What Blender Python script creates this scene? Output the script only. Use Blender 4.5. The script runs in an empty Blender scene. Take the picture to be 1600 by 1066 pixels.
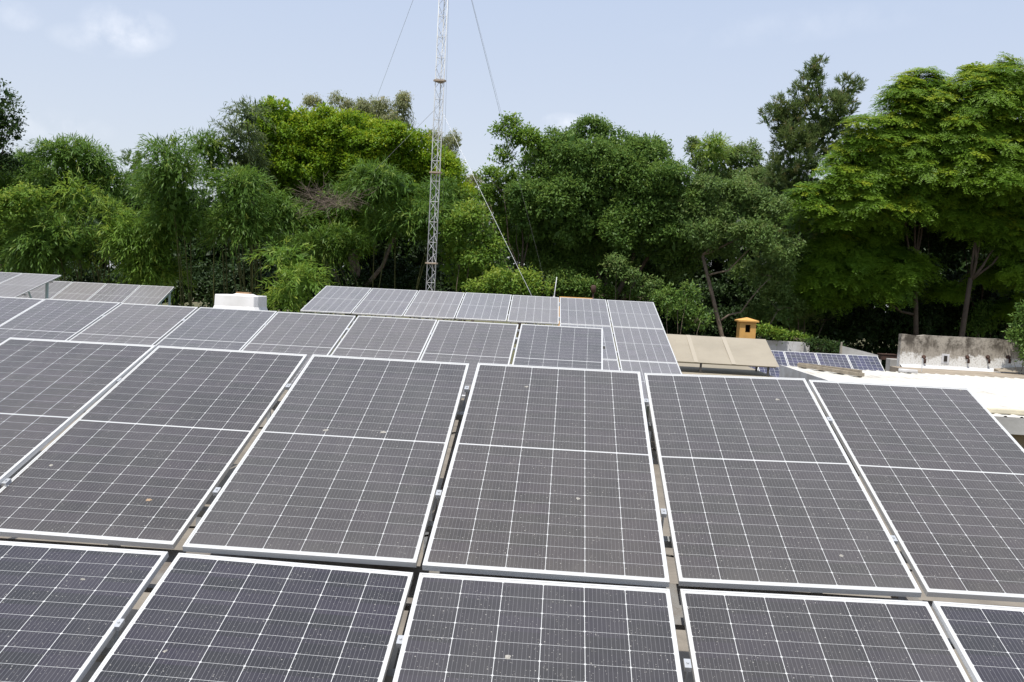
import bpy, math, random
import numpy as np
from mathutils import Matrix, Vector
R = math.radians
sc = bpy.context.scene
col = sc.collection

# ------------------------------------------------------------------ camera
CAM = Vector((0, 0, 2.9))
FPX = 1357.87
M = ((0.9971866, 0.0532926, -0.0527144), (0.0556308, -0.0548088, 0.9969459), (0.0502407, -0.9970737, -0.0576193))
cd = bpy.data.cameras.new('camera'); cam = bpy.data.objects.new('camera', cd); col.objects.link(cam)
cd.sensor_width = 36; cd.lens = 36 * FPX / 1600; cd.clip_start = .05; cd.clip_end = 5000
rm = Matrix(((M[0][0], -M[0][1], -M[0][2]), (M[1][0], -M[1][1], -M[1][2]), (M[2][0], -M[2][1], -M[2][2])))
cam.matrix_world = Matrix.Translation(CAM) @ rm.to_4x4()
sc.camera = cam

# ------------------------------------------------------------------ light
SUN_EL, SUN_AZ = R(69), R(202)     # azimuth clockwise from +Y (the way the camera looks)
sd = bpy.data.lights.new('sun', 'SUN'); sun = bpy.data.objects.new('sun', sd); col.objects.link(sun)
sd.energy = 4.2; sd.angle = R(.53); sd.color = (1, .955, .88)
sv = Vector((math.sin(SUN_AZ) * math.cos(SUN_EL), math.cos(SUN_AZ) * math.cos(SUN_EL), math.sin(SUN_EL)))
sun.rotation_euler = sv.to_track_quat('Z', 'Y').to_euler()
sc.view_settings.view_transform = 'Standard'; sc.view_settings.look = 'None'
sc.view_settings.exposure = .35; sc.view_settings.gamma = 1

def pxdir(x, y):
    c = ((x - 800) / FPX, (y - 533) / FPX, 1)
    return Vector([sum(M[i][j] * c[j] for j in range(3)) for i in range(3)])
def at(x, y, Y):
    """world point seen at photo pixel x,y, at distance Y ahead"""
    d = pxdir(x, y); return CAM + d * (Y / d.y)

w = bpy.data.worlds.new("World"); sc.world = w; w.use_nodes = True
nt = w.node_tree; N = nt.nodes; L = nt.links
def wn(t, **k):
    n = N.new(t)
    for a, b in k.items(): setattr(n, a, b)
    return n
bg = N['Background']
sky = wn('ShaderNodeTexSky', sky_type='NISHITA', sun_disc=False, sun_elevation=SUN_EL, sun_rotation=SUN_AZ, altitude=200, air_density=1.0, dust_density=2.2, ozone_density=1.0)
tc = wn('ShaderNodeTexCoord')
nz = wn('ShaderNodeVectorMath', operation='NORMALIZE'); L.new(tc.outputs['Generated'], nz.inputs[0])
noi = wn('ShaderNodeTexNoise'); noi.inputs['Scale'].default_value = 26; noi.inputs['Detail'].default_value = 7; noi.inputs['Roughness'].default_value = .58
L.new(nz.outputs[0], noi.inputs['Vector'])
tot = None
def wmath(op, a, b=None, c=None, clamp=False):
    n = wn('ShaderNodeMath', operation=op, use_clamp=clamp)
    for i, v in enumerate((a, b, c)):
        if v is None: continue
        if isinstance(v, (int, float)): n.inputs[i].default_value = v
        else: L.new(v, n.inputs[i])
    return n.outputs[0]
for (x, y, rx, ry, s) in ((200, 42, 80, 40, .42), (160, 64, 90, 28, .25), (20, 22, 50, 28, .25), (70, 195, 120, 30, .22), (878, 190, 40, 16, .4), (1250, 40, 260, 30, .1)):
    d = pxdir(x, y).normalized(); r = pxdir(x + 1, y).normalized() - d; u = pxdir(x, y - 1).normalized() - d
    df = wn('ShaderNodeVectorMath', operation='SUBTRACT'); L.new(nz.outputs[0], df.inputs[0]); df.inputs[1].default_value = d
    def comp(v, rad):
        n = wn('ShaderNodeVectorMath', operation='DOT_PRODUCT'); L.new(df.outputs[0], n.inputs[0]); n.inputs[1].default_value = v.normalized() / (v.length * rad)
        return wmath('POWER', wmath('ABSOLUTE', n.outputs['Value']), 2)
    e = wmath('SUBTRACT', 1, wmath('ADD', comp(r, rx), comp(u, ry)), clamp=True)
    e = wmath('MULTIPLY', e, s)
    tot = e if tot is None else wmath('ADD', tot, e)
cl = wmath('MULTIPLY', tot, wmath('MULTIPLY_ADD', noi.outputs['Fac'], 3.2, -1.25, clamp=True), clamp=True)
hz = wn('ShaderNodeMix', data_type='RGBA'); hz.inputs[0].default_value = .62
L.new(sky.outputs[0], hz.inputs[6]); 
sx_ = wn('ShaderNodeSeparateXYZ'); L.new(nz.outputs[0], sx_.inputs[0])
el = wn('ShaderNodeMapRange'); L.new(sx_.outputs[2], el.inputs[0]); el.inputs[1].default_value = .08; el.inputs[2].default_value = .38
hg = wn('ShaderNodeMix', data_type='RGBA'); L.new(el.outputs[0], hg.inputs[0]); hg.inputs[6].default_value = (7.2, 7.4, 7.9, 1); hg.inputs[7].default_value = (5.8, 6.75, 8.6, 1)
L.new(hg.outputs[2], hz.inputs[7])
mx = wn('ShaderNodeMix', data_type='RGBA'); L.new(cl, mx.inputs[0]); L.new(hz.outputs[2], mx.inputs[6]); mx.inputs[7].default_value = (9.5, 9.6, 10, 1)
L.new(mx.outputs[2], bg.inputs['Color']); bg.inputs['Strength'].default_value = .1

# ------------------------------------------------------------------ helpers
def tag(o, label=None, cat=None, group=None, kind=None):
    if label: o['label'] = label
    if cat: o['category'] = cat
    if group: o['group'] = group
    if kind: o['kind'] = kind
    return o
def empty(name, loc=(0, 0, 0), rz=0, label=None, cat=None, group=None):
    o = bpy.data.objects.new(name, None); col.objects.link(o); o.location = loc; o.rotation_euler = (0, 0, rz)
    o.empty_display_size = .2
    return tag(o, label, cat, group)
class MB:
    def __init__(s): s.v = []; s.f = []
    def add(s, vs, fs):
        b = len(s.v); s.v += [tuple(v) for v in vs]; s.f += [tuple(b + i for i in f) for f in fs]
    def box(s, x0, x1, y0, y1, z0, z1):
        s.add([(x, y, z) for z in (z0, z1) for y in (y0, y1) for x in (x0, x1)], [(0, 2, 3, 1), (4, 5, 7, 6), (0, 1, 5, 4), (2, 6, 7, 3), (0, 4, 6, 2), (1, 3, 7, 5)])
        return s
    def prism(s, pts, z0, z1):
        n = len(pts)
        s.add([(x, y, z0) for x, y in pts] + [(x, y, z1) for x, y in pts], [tuple(range(n))[::-1], tuple(range(n, 2 * n))] + [(i, (i + 1) % n, n + (i + 1) % n, n + i) for i in range(n)])
        return s
    def beam(s, a, b, wd, ht, up=(0, 0, 1)):
        a = Vector(a); b = Vector(b); d = (b - a).normalized(); up = Vector(up)
        if abs(d.dot(up)) > .98: up = Vector((0, 1, 0))
        x = d.cross(up).normalized(); z = x.cross(d).normalized()
        c = [(-1, -1), (1, -1), (1, 1), (-1, 1)]
        vs = [p + x * (i * wd / 2) + z * (j * ht / 2) for p in (a, b) for i, j in c]
        s.add(vs, [(3, 2, 1, 0), (4, 5, 6, 7), (0, 1, 5, 4), (1, 2, 6, 5), (2, 3, 7, 6), (3, 0, 4, 7)]); return s
    def tube(s, pts, rad, n=6, cap=True):
        pts = [Vector(p) for p in pts]; rad = rad if hasattr(rad, '__len__') else [rad] * len(pts)
        b = len(s.v); pd = None
        for i, p in enumerate(pts):
            d = (pts[min(i + 1, len(pts) - 1)] - pts[max(i - 1, 0)])
            d = d.normalized() if d.length > 1e-9 else Vector((0, 0, 1))
            up = Vector((0, 0, 1)) if abs(d.z) < .9 else Vector((0, 1, 0))
            x = d.cross(up).normalized(); z = x.cross(d)
            for k in range(n):
                t = 2 * math.pi * k / n; s.v.append(tuple(p + (x * math.cos(t) + z * math.sin(t)) * rad[i]))
        for i in range(len(pts) - 1):
            for k in range(n):
                k2 = (k + 1) % n; s.f.append((b + i * n + k, b + i * n + k2, b + (i + 1) * n + k2, b + (i + 1) * n + k))
        if cap:
            s.f.append(tuple(b + k for k in range(n))[::-1]); s.f.append(tuple(b + (len(pts) - 1) * n + k for k in range(n)))
        return s
    def build(s, name, mat, parent=None, smooth=False, bevel=0):
        me = bpy.data.meshes.new(name); me.from_pydata(s.v, [], s.f); me.update()
        if smooth: me.shade_smooth()
        o = bpy.data.objects.new(name, me); col.objects.link(o); me.materials.append(mat)
        if parent: o.parent = parent
        if bevel:
            m = o.modifiers.new('bevel', 'BEVEL'); m.width = bevel; m.segments = 2; m.limit_method = 'ANGLE'
        return o
def copy_tree(o, parent=None):
    c = o.copy(); col.objects.link(c)
    if parent: c.parent = parent
    for ch in list(o.children): copy_tree(ch, c)
    return c

# ------------------------------------------------------------------ materials
class MT:
    def __init__(s, name, color=(.5, .5, .5), rough=.6, metal=0, spec=.5):
        s.m = bpy.data.materials.new(name); s.m.use_nodes = True; s.nt = s.m.node_tree
        s.b = s.nt.nodes['Principled BSDF']; s.b.inputs['Base Color'].default_value = (*color, 1)
        s.b.inputs['Roughness'].default_value = rough; s.b.inputs['Metallic'].default_value = metal
        s.b.inputs['Specular IOR Level'].default_value = spec
    def n(s, t, **k):
        n = s.nt.nodes.new(t)
        for a, b in k.items(): setattr(n, a, b)
        return n
    def set(s, sock, v):
        if isinstance(v, (int, float)): sock.default_value = v
        elif isinstance(v, tuple): sock.default_value = (*v, 1) if len(v) == 3 and sock.type == 'RGBA' else v
        else: s.nt.links.new(v, sock)
    def math(s, op, a, b=None, c=None, clamp=False):
        n = s.n('ShaderNodeMath', operation=op, use_clamp=clamp)
        for i, v in enumerate((a, b, c)):
            if v is not None: s.set(n.inputs[i], v)
        return n.outputs[0]
    def mix(s, f, a, b):
        n = s.n('ShaderNodeMix', data_type='RGBA'); s.set(n.inputs[0], f); s.set(n.inputs[6], a); s.set(n.inputs[7], b); return n.outputs[2]
    def noise(s, vec, scale, detail=4, rough=.55, sx=(1, 1, 1)):
        if sx != (1, 1, 1):
            m = s.n('ShaderNodeMapping'); s.set(m.inputs[0], vec); m.inputs['Scale'].default_value = sx; vec = m.outputs[0]
        n = s.n('ShaderNodeTexNoise'); s.set(n.inputs['Vector'], vec); n.inputs['Scale'].default_value = scale; n.inputs['Detail'].default_value = detail; n.inputs['Roughness'].default_value = rough
        return n.outputs['Fac']
    def step(s, v, lo, hi):
        n = s.n('ShaderNodeMapRange', interpolation_type='SMOOTHSTEP'); s.set(n.inputs[0], v); n.inputs[1].default_value = lo; n.inputs[2].default_value = hi
        return n.outputs[0]
    def obj(s): return s.n('ShaderNodeTexCoord').outputs['Object']
    def geo(s): return s.n('ShaderNodeNewGeometry').outputs['Position']
    def bump(s, h, st=.3, dist=.02):
        n = s.n('ShaderNodeBump'); n.inputs['Strength'].default_value = st; n.inputs['Distance'].default_value = dist; s.set(n.inputs['Height'], h); s.set(s.b.inputs['Normal'], n.outputs[0])
    def color(s, v): s.set(s.b.inputs['Base Color'], v); return s

def weathered(name, a, b, scale=2.0, rough=.85, bump=.25, metal=0, fine=.25):
    m = MT(name, a, rough, metal, .3); p = m.geo()
    f = m.step(m.noise(p, scale, 6, .65), .3, .7)
    g = m.noise(p, scale * 22, 3)
    c = m.mix(f, a, b); c = m.mix(m.math('MULTIPLY', g, fine), c, tuple(x * .45 for x in a)); m.color(c)
    if bump: m.bump(g, bump, .01)
    return m.m

SHEEN = .9
def panel_material(name, Wg, Hg, nc, nr, px, py, midgap, cell, dust, colw, roww, bus, dia, base_dust=.42, wk=.6):
    """glass face of a panel: cells, gaps, busbars, dust, from the face's own UV (in metres)"""
    m = MT(name, (.05, .05, .06), .12, 0, .5)
    uv = m.n('ShaderNodeUVMap'); uv.uv_map = 'UVMap'
    sep = m.n('ShaderNodeSeparateXYZ'); m.set(sep.inputs[0], uv.outputs[0])
    x, y = sep.outputs[0], sep.outputs[1]
    rnd = m.n('ShaderNodeObjectInfo').outputs['Random']
    mxg = (Wg - nc * px) / 2
    ya = m.math('SUBTRACT', m.math('ABSOLUTE', m.math('SUBTRACT', y, Hg / 2)), midgap / 2)    # distance from the middle strip
    xc = m.math('DIVIDE', m.math('SUBTRACT', x, mxg), px); yc = m.math('DIVIDE', ya, py)
    def edge(v, p):
        f = m.math('FRACT', v); return m.math('MULTIPLY', m.math('MINIMUM', f, m.math('SUBTRACT', 1, f)), p)
    dx, dy = edge(xc, px), edge(yc, py)
    lt = lambda v, t: m.math('LESS_THAN', v, t)
    gt = lambda v, t: m.math('GREATER_THAN', v, t)
    white = m.math('MAXIMUM', lt(dx, colw), lt(dy, roww))
    white = m.math('MAXIMUM', white, lt(m.math('ADD', dx, dy), dia))
    white = m.math('MAXIMUM', white, lt(ya, 0))
    white = m.math('MAXIMUM', white, m.math('MAXIMUM', lt(xc, 0), gt(xc, nc)))
    white = m.math('MAXIMUM', white, gt(yc, nr))
    fb = edge(m.math('MULTIPLY', xc, bus), px / bus)
    busm = m.math('MULTIPLY', lt(fb, .0006), .42)
    # coordinates shifted per panel so that no two panels share their dirt
    cmb = m.n('ShaderNodeCombineXYZ'); m.set(cmb.inputs[0], x); m.set(cmb.inputs[1], y); m.set(cmb.inputs[2], m.math('MULTIPLY', rnd, 57.0))
    v = cmb.outputs[0]
    # each cell a touch different
    wn_ = m.n('ShaderNodeTexWhiteNoise', noise_dimensions='3D')
    cc = m.n('ShaderNodeCombineXYZ'); m.set(cc.inputs[0], m.math('FLOOR', xc)); m.set(cc.inputs[1], m.math('FLOOR', m.math('DIVIDE', y, py))); m.set(cc.inputs[2], rnd); m.set(wn_.inputs['Vector'], cc.outputs[0])
    cv = wn_.outputs['Value']
    c = m.mix(cv, cell, (cell[0] * 2.2, cell[1] * 1.8, cell[2] * 2.4))
    c = m.mix(busm, c, (.42, .42, .44))
    c = m.mix(white, c, (.56, .565, .56))
    d1 = m.noise(v, 1.6, 4, .6); d2 = m.noise(v, 26, 4, .7); d3 = m.noise(v, 3.2, 3, .6, sx=(4.0, .5, 1))
    dus = m.math('ADD', m.math('MULTIPLY', d1, .30), m.math('ADD', m.math('MULTIPLY', d2, .20), m.math('MULTIPLY', d3, .26)))
    dus = m.math('ADD', dus, m.math('MULTIPLY', m.math('SUBTRACT', rnd, .5), .22))
    low = m.step(y, .16, 0.0)     # dust washed down to the lower edge
    dus = m.math('ADD', dus, m.math('MULTIPLY', low, .10))
    dus = m.math('ADD', m.math('SUBTRACT', dus, .38), base_dust, clamp=True)
    wm = m.math('SUBTRACT', 1, m.math('MULTIPLY', white, wk))
    pr = m.n('ShaderNodeTexWhiteNoise', noise_dimensions='1D'); m.set(pr.inputs['W'], m.math('MULTIPLY', rnd, 31.7))
    dc = m.mix(d1, dust, (dust[0] * .92, dust[1] * .95, dust[2] * 1.04)); dc = m.mix(m.math('MULTIPLY', pr.outputs['Value'], .5), dc, (dust[0] * 1.14, dust[1] * 1.02, dust[2] * .92))
    c = m.mix(m.math('MULTIPLY', dus, wm), c, dc)
    # specks and droppings
    vo = m.n('ShaderNodeTexVoronoi'); m.set(vo.inputs['Vector'], v); vo.inputs['Scale'].default_value = 30
    sp = m.math('MULTIPLY', lt(vo.outputs['Distance'], .085), gt(m.noise(v, 11, 2), .47))
    vo2 = m.n('ShaderNodeTexVoronoi'); m.set(vo2.inputs['Vector'], v); vo2.inputs['Scale'].default_value = 75
    sp = m.math('MAXIMUM', sp, m.math('MULTIPLY', lt(vo2.outputs['Distance'], .12), gt(m.noise(v, 19, 2), .46)))
    c = m.mix(m.math('MULTIPLY', sp, .45), c, (.55, .53, .48))
    m.color(c)
    m.set(m.b.inputs['Roughness'], m.math('MULTIPLY_ADD', dus, .35, .10))
    m.set(m.b.inputs['Sheen Weight'], m.math('MULTIPLY', dus, SHEEN)); m.b.inputs['Sheen Roughness'].default_value = .35; m.b.inputs['Sheen Tint'].default_value = (1, .95, .9, 1)
    return m.m

WP, HP, LIP = 1.134, 2.278, .0105
WG, HG = WP - 2 * LIP, HP - 2 * LIP
mat_cell = panel_material('dusty monocrystalline glass', WG, HG, 6, 12, .1830, .0922, .011, (.0135, .0125, .012), (.112, .102, .088), .0014, .0007, 10, .0066, .36)
mat_cell_low = panel_material('darker dusty glass', WG, HG, 6, 12, .1830, .0922, .011, (.0108, .0108, .0128), (.096, .092, .086), .0014, .0007, 10, .0066, .32)  # lower row: weaker grazing sheen put into darker cell and dust colours
mat_cell_mid = panel_material('second array dusty glass', WG, HG, 6, 12, .1830, .0922, .011, (.018, .018, .018), (.145, .137, .128), .0014, .0008, 10, .0066, .46)  # stronger grazing sheen put into paler cell and dust colours
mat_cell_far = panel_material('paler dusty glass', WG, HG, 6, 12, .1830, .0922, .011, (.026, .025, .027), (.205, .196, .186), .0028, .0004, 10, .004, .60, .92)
WQ, HQ = .992, 1.65
mat_poly = panel_material('blue polycrystalline glass', WQ - 2 * LIP, HQ - 2 * LIP, 6, 5, .158, .160, .002, (.016, .020, .040), (.12, .115, .12), .0030, .0026, 3, .0, .34)
m = MT('brushed aluminium frame', (.80, .81, .82), .42, .25, .5)
g = m.noise(m.obj(), 9, 3); m.color(m.mix(m.math('MULTIPLY', g, .25), (.64, .64, .635), (.42, .41, .385))); mat_frame = m.m
mat_back = MT('white backsheet', (.72, .72, .72), .6).m
m = MT('galvanised steel', (.42, .44, .45), .5, .55)
m.color(m.mix(m.step(m.noise(m.geo(), 14, 4), .35, .7), (.46, .48, .49), (.30, .31, .32))); mat_galv = m.m
m = MT('blue grey painted steel', (.33, .45, .47), .5, .1); mat_strut = m.m
mat_dark_steel = weathered('dull dark steel', (.24, .24, .235), (.15, .125, .105), 5, .6, .2, .2)  # dark steel of the front rafters and of the row gap's shade strip
mat_clamp = MT('dull clamp', (.55, .56, .57), .35, .5).m
mat_bolt = MT('dull bolt', (.45, .44, .42), .4, .7).m

def striped(name, a, b, wall=False): return weathered(name, a, b)
mat_roof = weathered('dusty concrete roof', (.25, .22, .18), (.16, .14, .115), 1.3)
mat_plaster = weathered('brown plaster wall', (.36, .29, .21), (.24, .19, .14), 1.1)
m = MT('white painted roof sheet', (.82, .80, .74), .55, 0, .4); p = m.geo()
c = m.mix(m.step(m.noise(p, .7, 5, .65), .48, .8), (.62, .60, .55), (.45, .42, .37))
c = m.mix(m.math('MULTIPLY', m.step(m.noise(p, 3.5, 6, .7, sx=(1, .25, 1)), .6, .75), .5), c, (.45, .41, .34)); m.color(c); m.bump(m.noise(p, 20, 3), .15, .01)
mat_white = m.m
m = MT('tan roof sheet', (.33, .29, .21), .6, 0, .35); p = m.geo()
c = m.mix(m.step(m.noise(p, 1.2, 5, .6), .35, .7), (.31, .272, .212), (.265, .232, .18))
c = m.mix(m.math('MULTIPLY', m.noise(p, 9, 4, .6, sx=(6, .5, 1)), .3), c, (.30, .27, .2)); m.color(c); mat_tan = m.m
mat_post = MT('dark painted post', (.05, .045, .04), .5).m
mat_cream = weathered('cream painted bar', (.66, .60, .44), (.50, .46, .36), 3)
m = MT('ochre plaster', (.72, .40, .10), .8, 0, .3); p = m.geo()
c = m.mix(m.step(m.noise(p, 3.5, 5, .6), .4, .75), (.62, .34, .09), (.50, .27, .08)); m.color(m.mix(m.math('MULTIPLY', m.noise(p, 16, 3, .6, sx=(1, 1, .15)), .3), c, (.35, .24, .12))); m.bump(m.noise(p, 60, 3), .2, .01); mat_ochre = m.m
mat_dark = MT('dark opening', (.02, .016, .012), .9).m  # near-black colour standing for the shade inside holes
mat_rust = weathered('rusty steel', (.09, .048, .034), (.05, .032, .026), 9)
mat_timber = weathered('grey timber', (.34, .29, .22), (.22, .19, .15), 6)
mat_wood = weathered('brown wood', (.42, .27, .15), (.3, .19, .11), 7)
mat_plastic = weathered('white plastic', (.84, .83, .82), (.72, .71, .69), 1.5, .35, 0, fine=.06)
mat_redplastic = MT('red edging', (.55, .10, .04), .5).m
mat_mast = weathered('white painted mast steel', (.62, .64, .65), (.46, .46, .45), 4, .5, 0, fine=.15)
mat_flange = weathered('rusted mast flange', (.42, .33, .24), (.3, .25, .2), 8, .7, 0)
mat_wire = MT('steel wire', (.50, .51, .52), .4, .4).m
# stained parapet wall: black mould on the upper part, flaking lime wash below
m = MT('mould stained lime wash', (.5, .5, .5), .9, 0, .2); p = m.geo()
sp = m.n('ShaderNodeSeparateXYZ'); m.set(sp.inputs[0], p); z = sp.outputs[2]
n1 = m.noise(p, 2.6, 7, .68); n2 = m.noise(p, 5.5, 6, .7, sx=(2.2, 1, .28)); n3 = m.noise(p, 20, 5, .7)
n4 = m.noise(p, 1.1, 6, .6, sx=(1.6, 1, .5))
grime = m.mix(m.step(n2, .40, .60), (.15, .13, .105), (.36, .325, .275)); grime = m.mix(m.math('MULTIPLY', m.step(z, 1.55, 2.0), m.step(n4, .30, .50)), grime, (.075, .065, .053))
grime = m.mix(m.step(n1, .42, .62), grime, (.33, .30, .255)); grime = m.mix(m.math('MULTIPLY', m.step(n3, .5, .7), .5), grime, (.07, .06, .05))
lime = m.mix(m.step(n3, .46, .70), (.66, .65, .62), (.38, .34, .28))
h = m.math('ADD', z, m.math('ADD', m.math('MULTIPLY', m.math('SUBTRACT', n1, .5), 1.0), m.math('MULTIPLY', m.math('SUBTRACT', n3, .5), .2)))
m.color(m.mix(m.step(h, 1.44, 1.58), lime, grime)); m.bump(n3, .5, .02); mat_mould = m.m
mat_oldroof = weathered('blackened roof screed', (.36, .30, .23), (.20, .17, .13), 1.5, .9, .4)
mat_greywall = weathered('grey plaster', (.50, .49, .47), (.34, .33, .31), 1.4)
mat_whitewall = weathered('dirty white plaster', (.62, .62, .63), (.45, .44, .43), 1.8)
mat_soil = weathered('dry soil and grass', (.085, .09, .035), (.13, .11, .06), .25, .95, .3)
mat_bark = weathered('grey brown bark', (.20, .155, .115), (.11, .085, .065), 5, .9, .5)
mat_bark_shade = weathered('shade toned dark bark', (.10, .075, .055), (.06, .045, .035), 5, .9, .5)  # dark brown bark, deepened to carry the shade of the crowns
mat_bark_pale = weathered('pale bark', (.38, .34, .28), (.24, .21, .17), 5, .9, .4)
mat_culm = weathered('bamboo culm', (.12, .125, .045), (.06, .07, .02), 4, .5, 0)  # culm colour darkened to carry the shade inside the clumps
mat_deadtwig = weathered('dead twigs', (.20, .16, .125), (.12, .095, .075), 6, .9, 0)

def leafmat(name, a, b, tip, trans=.38, rough=.5, spec=.22):
    """tint attribute 0..1 = leaf to leaf hue, above 1 = young yellow-green shoots"""
    m = MT(name, a, rough, 0, spec)
    at_ = m.n('ShaderNodeAttribute'); at_.attribute_name = 'tint'; t = at_.outputs['Fac']
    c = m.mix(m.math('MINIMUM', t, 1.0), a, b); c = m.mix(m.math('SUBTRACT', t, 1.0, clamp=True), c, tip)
    m.color(c)
    tr = m.n('ShaderNodeBsdfTranslucent'); hs = m.n('ShaderNodeHueSaturation'); m.set(hs.inputs['Color'], c); hs.inputs['Value'].default_value = 1.5; hs.inputs['Hue'].default_value = .485; m.set(tr.inputs[0], hs.outputs[0])
    ms = m.n('ShaderNodeMixShader'); ms.inputs[0].default_value = trans; m.nt.links.new(m.b.outputs[0], ms.inputs[1]); m.nt.links.new(tr.outputs[0], ms.inputs[2])
    out = m.nt.nodes['Material Output']; m.nt.links.new(ms.outputs[0], out.inputs[0])
    return m.m
LM = dict(
    bamboo=leafmat('bamboo leaves', (.055, .120, .018), (.115, .210, .032), (.22, .27, .05)),
    bamboo_dry=leafmat('greyish bamboo leaves', (.065, .105, .040), (.125, .165, .070), (.20, .22, .09)),
    bright=leafmat('bright rain tree leaves', (.085, .175, .010), (.175, .290, .016), (.31, .36, .025)),
    pinnate=leafmat('pinnate leaves', (.072, .155, .014), (.150, .250, .020), (.32, .37, .026)),
    broad=leafmat('dark broad leaves', (.060, .125, .026), (.125, .215, .042), (.16, .23, .05)),
    deep=leafmat('shade coloured leaves', (.018, .038, .010), (.032, .060, .016), (.05, .08, .02), trans=.15),  # understorey shade put into a very dark green
    dark=leafmat('very dark leaves', (.022, .050, .014), (.045, .085, .022), (.08, .12, .03)),
    light=leafmat('light green leaves', (.080, .165, .022), (.160, .265, .036), (.26, .32, .05)),
    grey=leafmat('grey green leaves', (.075, .138, .036), (.140, .215, .056), (.18, .21, .08)),
    needle=leafmat('silver oak leaves', (.065, .112, .032), (.125, .175, .050), (.20, .17, .07)),
    euc=leafmat('pale eucalyptus leaves', (.16, .20, .085), (.26, .275, .13), (.38, .33, .15)),
)

# ------------------------------------------------------------------ foliage
def mesh_quads(name, V, tint, mat, parent):
    """V (n,4,3) leaf quads"""
    n = len(V); me = bpy.data.meshes.new(name)
    me.vertices.add(4 * n); me.loops.add(4 * n); me.polygons.add(n)
    me.vertices.foreach_set('co', V.astype(np.float32).ravel())
    me.loops.foreach_set('vertex_index', np.arange(4 * n, dtype=np.int32))
    me.polygons.foreach_set('loop_start', np.arange(0, 4 * n, 4, dtype=np.int32))
    me.update(calc_edges=True)
    a = me.attributes.new('tint', 'FLOAT', 'FACE'); a.data.foreach_set('value', tint.astype(np.float32))
    me.materials.append(mat)
    o = bpy.data.objects.new(name, me); col.objects.link(o); o.parent = parent
    return o
def unit(a): return a / np.maximum(np.linalg.norm(a, axis=-1, keepdims=True), 1e-9)
def leaf_quads(P, D, Nn, Ln, Wd, bend=.0):
    D = unit(D); S = unit(np.cross(D, Nn)); Ln = Ln[:, None]; Wd = Wd[:, None]
    U = np.cross(S, D)
    mid = P + D * Ln * .42 + U * Ln * bend
    return np.stack([P, mid + S * Wd / 2, P + D * Ln, mid - S * Wd / 2], 1)
def sph(rng, n): return unit(rng.normal(size=(n, 3)))
SHRINK = dict(bamboo=.70, broad=.78, flat=.80, pinnate=.88, needle=.82, euc=.85)
def lumpy(blobs, rng):
    out = []
    for b in blobs:
        x, y, rx, ry = b[:4]; yo = b[4] if len(b) > 4 else 0
        if rx < 44 or ry < 26: out.append((x, y, rx, ry, yo)); continue
        out.append((x, y, rx * .72, ry * .72, yo + .3))
        n = int(rx * ry / 620) + 3
        for i in range(n):
            a = i * 2.4 + rng.uniform(0, .8); u = math.sqrt((i + .6) / n) * .74; q = rng.uniform(24, 36)
            out.append((x + math.cos(a) * u * rx, y + math.sin(a) * u * ry, q * rng.uniform(.9, 1.3), min(q, ry * .62), yo - 1.9 * math.sqrt(1 - u * u) + rng.uniform(-.3, .3)))
    return out
def blobs_world(blobs, Y, depth=.8):
    out = []
    for b in blobs:
        x, y, rx, ry = b[:4]; yy = Y + (b[4] if len(b) > 4 else 0)
        c = at(x, y, yy); k = yy / FPX
        out.append((np.array(c), np.array([rx * k, max(rx, ry) * k * depth, ry * k])))
    return out
def boughs(rng, B, rb, dens=1.0, shell=(.50, 1.0), back=.35, under=.0, sk=1.0):
    """bough centres over the outsides of the blobs; returns centres, radii, outward directions"""
    C, O, Rr = [], [], []
    for i, (c, r) in enumerate(B):
        a = 4 * math.pi * (((r[0] * r[1]) ** 1.6 + (r[0] * r[2]) ** 1.6 + (r[1] * r[2]) ** 1.6) / 3) ** (1 / 1.6)
        rbi = min(rb, .62 * min(r)); n = max(4, int(a / (rbi ** 2 * 1.9) * dens))
        d = sph(rng, n); d = d[d[:, 1] < back]; d = d[(d[:, 2] > -.25) | (rng.uniform(size=len(d)) < under)]
        rad = rng.uniform(*shell, len(d))[:, None]
        p = c + d * r * rad * sk
        ok = np.ones(len(p), bool)
        for j, (c2, r2) in enumerate(B):
            if j != i: ok &= (np.linalg.norm((p - c2) / r2, axis=1) > .62)
        C.append(p[ok]); O.append(unit(d[ok] / r)); Rr.append(rng.uniform(.5, 1.2, ok.sum()) * rbi)
    return np.concatenate(C), np.concatenate(Rr), np.concatenate(O)
def fill(rng, B, size, dens, s=.78):
    Ps = []
    for c, r in B:
        n = int(dens * r[0] * r[1] * r[2] * 4.2); d = sph(rng, n) * (rng.uniform(0, 1, n)[:, None] ** .4) * s
        Ps.append(c + d * r)
    P = np.concatenate(Ps); n = len(P)
    return leaf_quads(P, sph(rng, n), sph(rng, n), rng.uniform(.7, 1.3, n) * size, rng.uniform(.5, .8, n) * size), rng.uniform(0, .6, n)
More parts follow.
